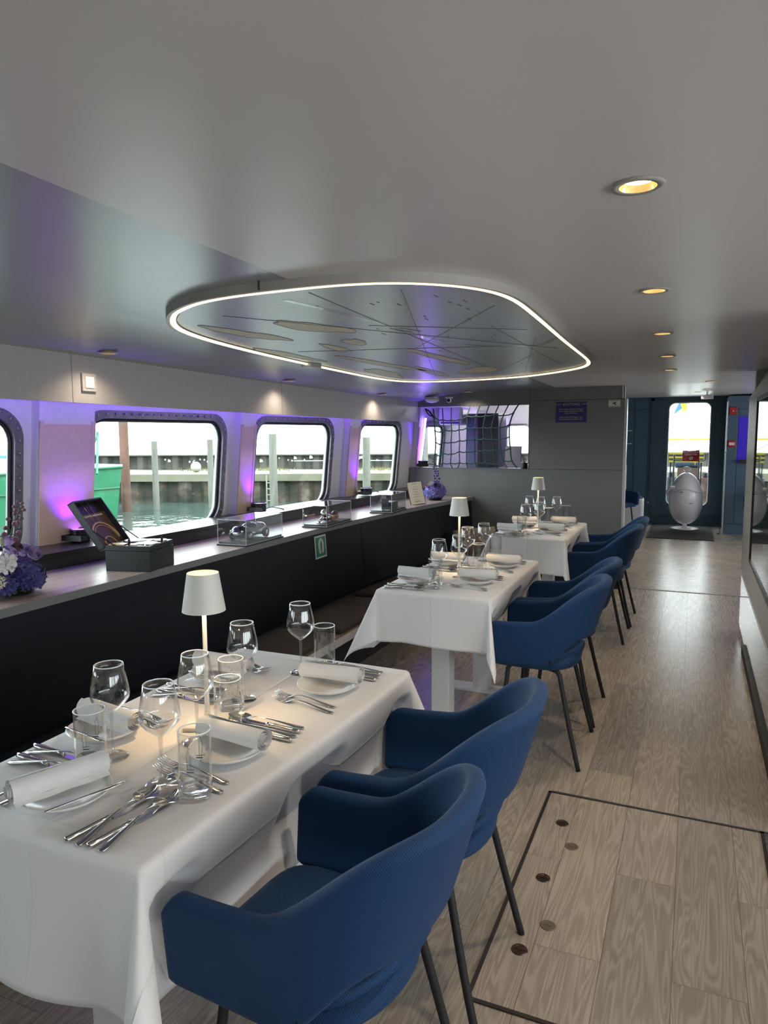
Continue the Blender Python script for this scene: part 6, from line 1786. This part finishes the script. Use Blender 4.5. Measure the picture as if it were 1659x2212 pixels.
b = MB(); b.tube([OW(-6.15, 14.6, 0.8), OW(-6.15, 14.6, 3.4)], 0.025, 6); b.tube([OW(-6.4, 14.6, 1.35), OW(-6.05, 14.6, 1.38)], 0.03, 6); b.ball(OW(-6.25, 14.5, 1.28), 0.07, 8, 6); local(b, 'mast', mat('mast_grey', (0.25, 0.25, 0.27), 0.5), t)
b = MB(); b.tube([OW(-5.75, 13.7, -0.05), OW(-5.76, 13.5, -0.05)], 0.07, 12); local(b, 'hawse_hole', mat('hole_grey', (0.06, 0.1, 0.08), 0.4), t)
b = MB(); p = OW(-5.0, 18.0 + 0.9, 0.66); b.ball(p, 0.14, 14, 10)
tag(b.build('mooring_buoy', mat('buoy_white', (0.3, 0.3, 0.28), 0.6), None, True), 'round white buoy lying on the quay deck', 'buoy')
b = MB(); p = OW(-3.85, 19.0, 0); b.tube([(p[0], p[1], 0.5), (p[0], p[1], 3.5)], 0.03, 6)
tag(b.build('lamp_mast', mat('thin_mast', (0.25, 0.25, 0.26), 0.5)), 'thin grey mast on the quay behind the right pile of the first window', 'mast')
b = MB()
for s_ in (0, 0.3): p = OW(-2.95 + s_ * 0.6, 17.80, 0); b.tube([(p[0], p[1], -1), (p[0], p[1], 0.5)], 0.02, 5)
for k in range(9): b.tube([OW(-2.95, 17.80, -0.9 + k * 0.15), OW(-2.77, 17.80, -0.9 + k * 0.15)], 0.015, 5)
tag(b.build('quay_ladder', mat('ladder_grey', (0.22, 0.22, 0.18), 0.6)), 'steel ladder on the quay wall in the second window', 'ladder')

# ------------------------------------------------------------------ foredeck seen through the steel door
b = MB(); b.box(-3, 3, 12.9, 22, -0.1, 0.0); b.box(-3, -1.6, 12.9, 20, 0, 0.9); b.box(1.6, 3, 12.9, 20, 0, 0.9)
struct(b.build('deck_outside', mat('grey_deck', (0.25, 0.25, 0.24), 0.8)))
t = empty('flagpole', (-0.12, 15.5, 0), 0, 'white flagpole with blue and yellow pennant outside the steel door', 'flagpole')
b = MB(); b.tube([(-0.135, 15.5, 0), (-0.135, 15.5, 3.6)], 0.028, 10); local(b, 'pole', mat('cream_pole', (0.42, 0.40, 0.33), 0.5), t)
b = MB(); b.add([(-0.15, 15.5, 2.45), (-0.15, 15.5, 2.10), (-0.24, 15.48, 1.98), (-0.40, 15.46, 1.86), (-0.34, 15.48, 2.02), (-0.24, 15.5, 2.25)], [(0, 1, 2, 3, 4, 5)]); local(b, 'blue_pennant', mat('flag_blue', (0.03, 0.12, 0.35), 0.7), t)
b = MB(); b.add([(-0.15, 15.49, 2.10), (-0.15, 15.49, 1.96), (-0.22, 15.48, 1.90), (-0.28, 15.47, 2.06), (-0.22, 15.49, 2.13)], [(0, 1, 2, 3, 4)]); local(b, 'yellow_pennant', mat('flag_yellow', (0.30, 0.24, 0.02), 0.7), t)
t = empty('red_barrier_sign', (-0.05, 12.2, 1.16), 0, 'red DURCHGANG VERBOTEN sign hanging on a chain at the steel door', 'sign')
YS = 12.44
zs = lambda z: z
b = MB()
def sg_(u, v): return (-0.165 + 0.252 * u, YS + 0.02 * math.sin(PI * u), 1.045 + 0.17 * v + 0.012 * u - 0.010 * math.sin(PI * u))
b.grid(sg_, 8, 2); local(b, 'board', M['sign_red'], t, solid=0.002)
for s_, z in (('DURCHGANG', 1.188), ('VERBOTEN', 1.152)):
    o = text_mesh(s_, 0.038, 'lettering', M['sign_white'], None, facing_camera_wall(-0.037, YS - 0.006, z) @ Matrix.Rotation(0.04, 4, 'Z')); o.parent = t; o.matrix_parent_inverse = Matrix.Translation(t.location).inverted()
b = MB(); b.lathe([(0.0, 0.0), (0.034, 0.0)], n=24, M4=Matrix.Translation((-0.035, YS - 0.008, 1.093)) @ Matrix.Rotation(PI / 2, 4, 'X')); local(b, 'white_disc', M['sign_white'], t)
b = MB(); b.lathe([(0.027, 0.0), (0.034, 0.0)], n=24, M4=Matrix.Translation((-0.035, YS - 0.0095, 1.093)) @ Matrix.Rotation(PI / 2, 4, 'X')); b.box(-0.026, 0.026, -0.003, 0.003, 0, 0.001, Matrix.Translation((-0.035, YS - 0.0095, 1.093)) @ Matrix.Rotation(PI / 2, 4, 'X') @ Matrix.Rotation(-0.8, 4, 'Z')); local(b, 'prohibition_ring', M['sign_red'], t)
b = MB(); b.tube([(-0.037, YS - 0.009, 1.072), (-0.037, YS - 0.009, 1.10)], 0.006, 6); b.ball((-0.037, YS - 0.009, 1.111), 0.006, 8, 6); local(b, 'walker_pictogram', M['ink'], t)
b = MB(); b.tube([(-0.36, YS + 0.05, 1.33), (-0.27, YS + 0.03, 1.27), (-0.17, YS, 1.215)], 0.004, 5); b.tube([(0.13, YS + 0.04, 1.32), (0.11, YS + 0.02, 1.27), (0.087, YS, 1.225)], 0.004, 5); local(b, 'chain', M['darkmetal'], t)
# deck furniture outside: railings, yellow-black striped board, dark machinery, blue-grey drum
t = empty('deck_winch', (-0.1, 14.0, 0), 0, 'blue-grey deck winch with orange part outside the door', 'winch')
b = MB(); b.tube([(-0.30, 14.2, 0.98), (0.12, 14.2, 0.98)], 0.13, 20); local(b, 'drum', mat('blue_grey_drum', (0.06, 0.12, 0.20), 0.4), t)
b = MB(); b.box(-0.26, 0.10, 14.0, 14.4, 0.0, 0.86); local(b, 'housing', mat('brown_machine', (0.10, 0.06, 0.05), 0.6), t)
b = MB(); b.add([(-0.02, 14.03, 1.12), (0.07, 14.03, 1.12), (0.03, 14.03, 0.90)], [(0, 1, 2)]); local(b, 'orange_flap', mat('orange_cloth', (0.5, 0.22, 0.02), 0.6), t)
t = empty('striped_board', (-0.3, 13.6, 1.1), 0, 'yellow and black striped hazard board outside the door', 'board')
for k in range(5):
    b = MB(); b.box(-0.40, 0.16, 13.62, 13.64, 1.00 + k * 0.035, 1.035 + k * 0.035, Matrix.Translation((0, 0, -0.02)) @ Matrix.Rotation(0.0, 4, 'Y')); local(b, 'stripe', mat('hazard_yellow', (0.5, 0.38, 0.02), 0.6) if k % 2 == 0 else M['ink'], t)
b = MB(); b.box(-0.38, -0.36, 13.63, 13.65, 0, 1.0); b.box(0.12, 0.14, 13.63, 13.65, 0, 1.0); local(b, 'stand', M['darkmetal'], t)
t = empty('deck_railing', (-0.05, 13.4, 0), 0, 'dark tube railing on the foredeck outside the door', 'railing')
b = MB(); b.tube([(-0.31, 13.4, 0), (-0.31, 13.4, 1.12)], 0.014, 8); b.tube([(0.09, 13.4, 0), (0.09, 13.4, 1.02)], 0.014, 8); local(b, 'post', M['darkmetal'], t)
b = MB(); b.tube(dense([(-0.31, 13.4, 1.02), (0.0, 13.4, 1.02), (0.15, 13.4, 1.02), (0.19, 13.4, 1.05), (0.195, 13.4, 1.14)], 3), 0.012, 8); local(b, 'rail', M['darkmetal'], t)
for (x0, x1, lab, c) in ((-0.43, -0.28, 'dark machinery at the left foot of the door window', (0.05, 0.06, 0.07)), (0.14, 0.27, 'rusty machinery at the right foot of the door window', (0.12, 0.07, 0.06))):
    t = empty('deck_machine', ((x0 + x1) / 2, 13.9, 0), 0, lab, 'machine')
    b = MB(); b.box(x0, x1, 13.8, 14.1, 0, 0.72); local(b, 'block', noisy('machine_paint', c, tuple(v * 2.5 for v in c), 0.6, (12, 12, 12)), t, bevel=0.02)
    b = MB(); b.lathe([(0, 0), (0.06, 0), (0.05, 0.07), (0.0, 0.10)], ((x0 + x1) / 2, 13.85, 0.72), 14); local(b, 'cowl', M['darkmetal'], t)
t = empty('warehouse', (-1.5, 45, 0), 0, 'pale harbour building beyond the foredeck', 'building')
b = MB(); b.box(-4.2, -1.2, 50, 54, -1, 4.6); local(b, 'wall', mat('pale_building', (0.42, 0.40, 0.34), 0.8), t)
b = MB(); b.box(-2.75, -2.55, 49.9, 50, -1, 4.6); local(b, 'dark_bay', mat('dark_bay', (0.12, 0.12, 0.12), 0.8), t)
b = MB(); b.box(-4.4, -1.0, 49.8, 54.2, 4.6, 4.8); local(b, 'roof', mat('roof_grey', (0.2, 0.2, 0.2), 0.8), t)
b = MB(); b.box(-3, 1.5, 17.5, 17.56, 1.33, 1.37)
tag(b.build('yellow_rail', mat('yellow_rail', (0.35, 0.26, 0.03), 0.6)), 'yellow horizontal rail far out on the foredeck', 'rail')
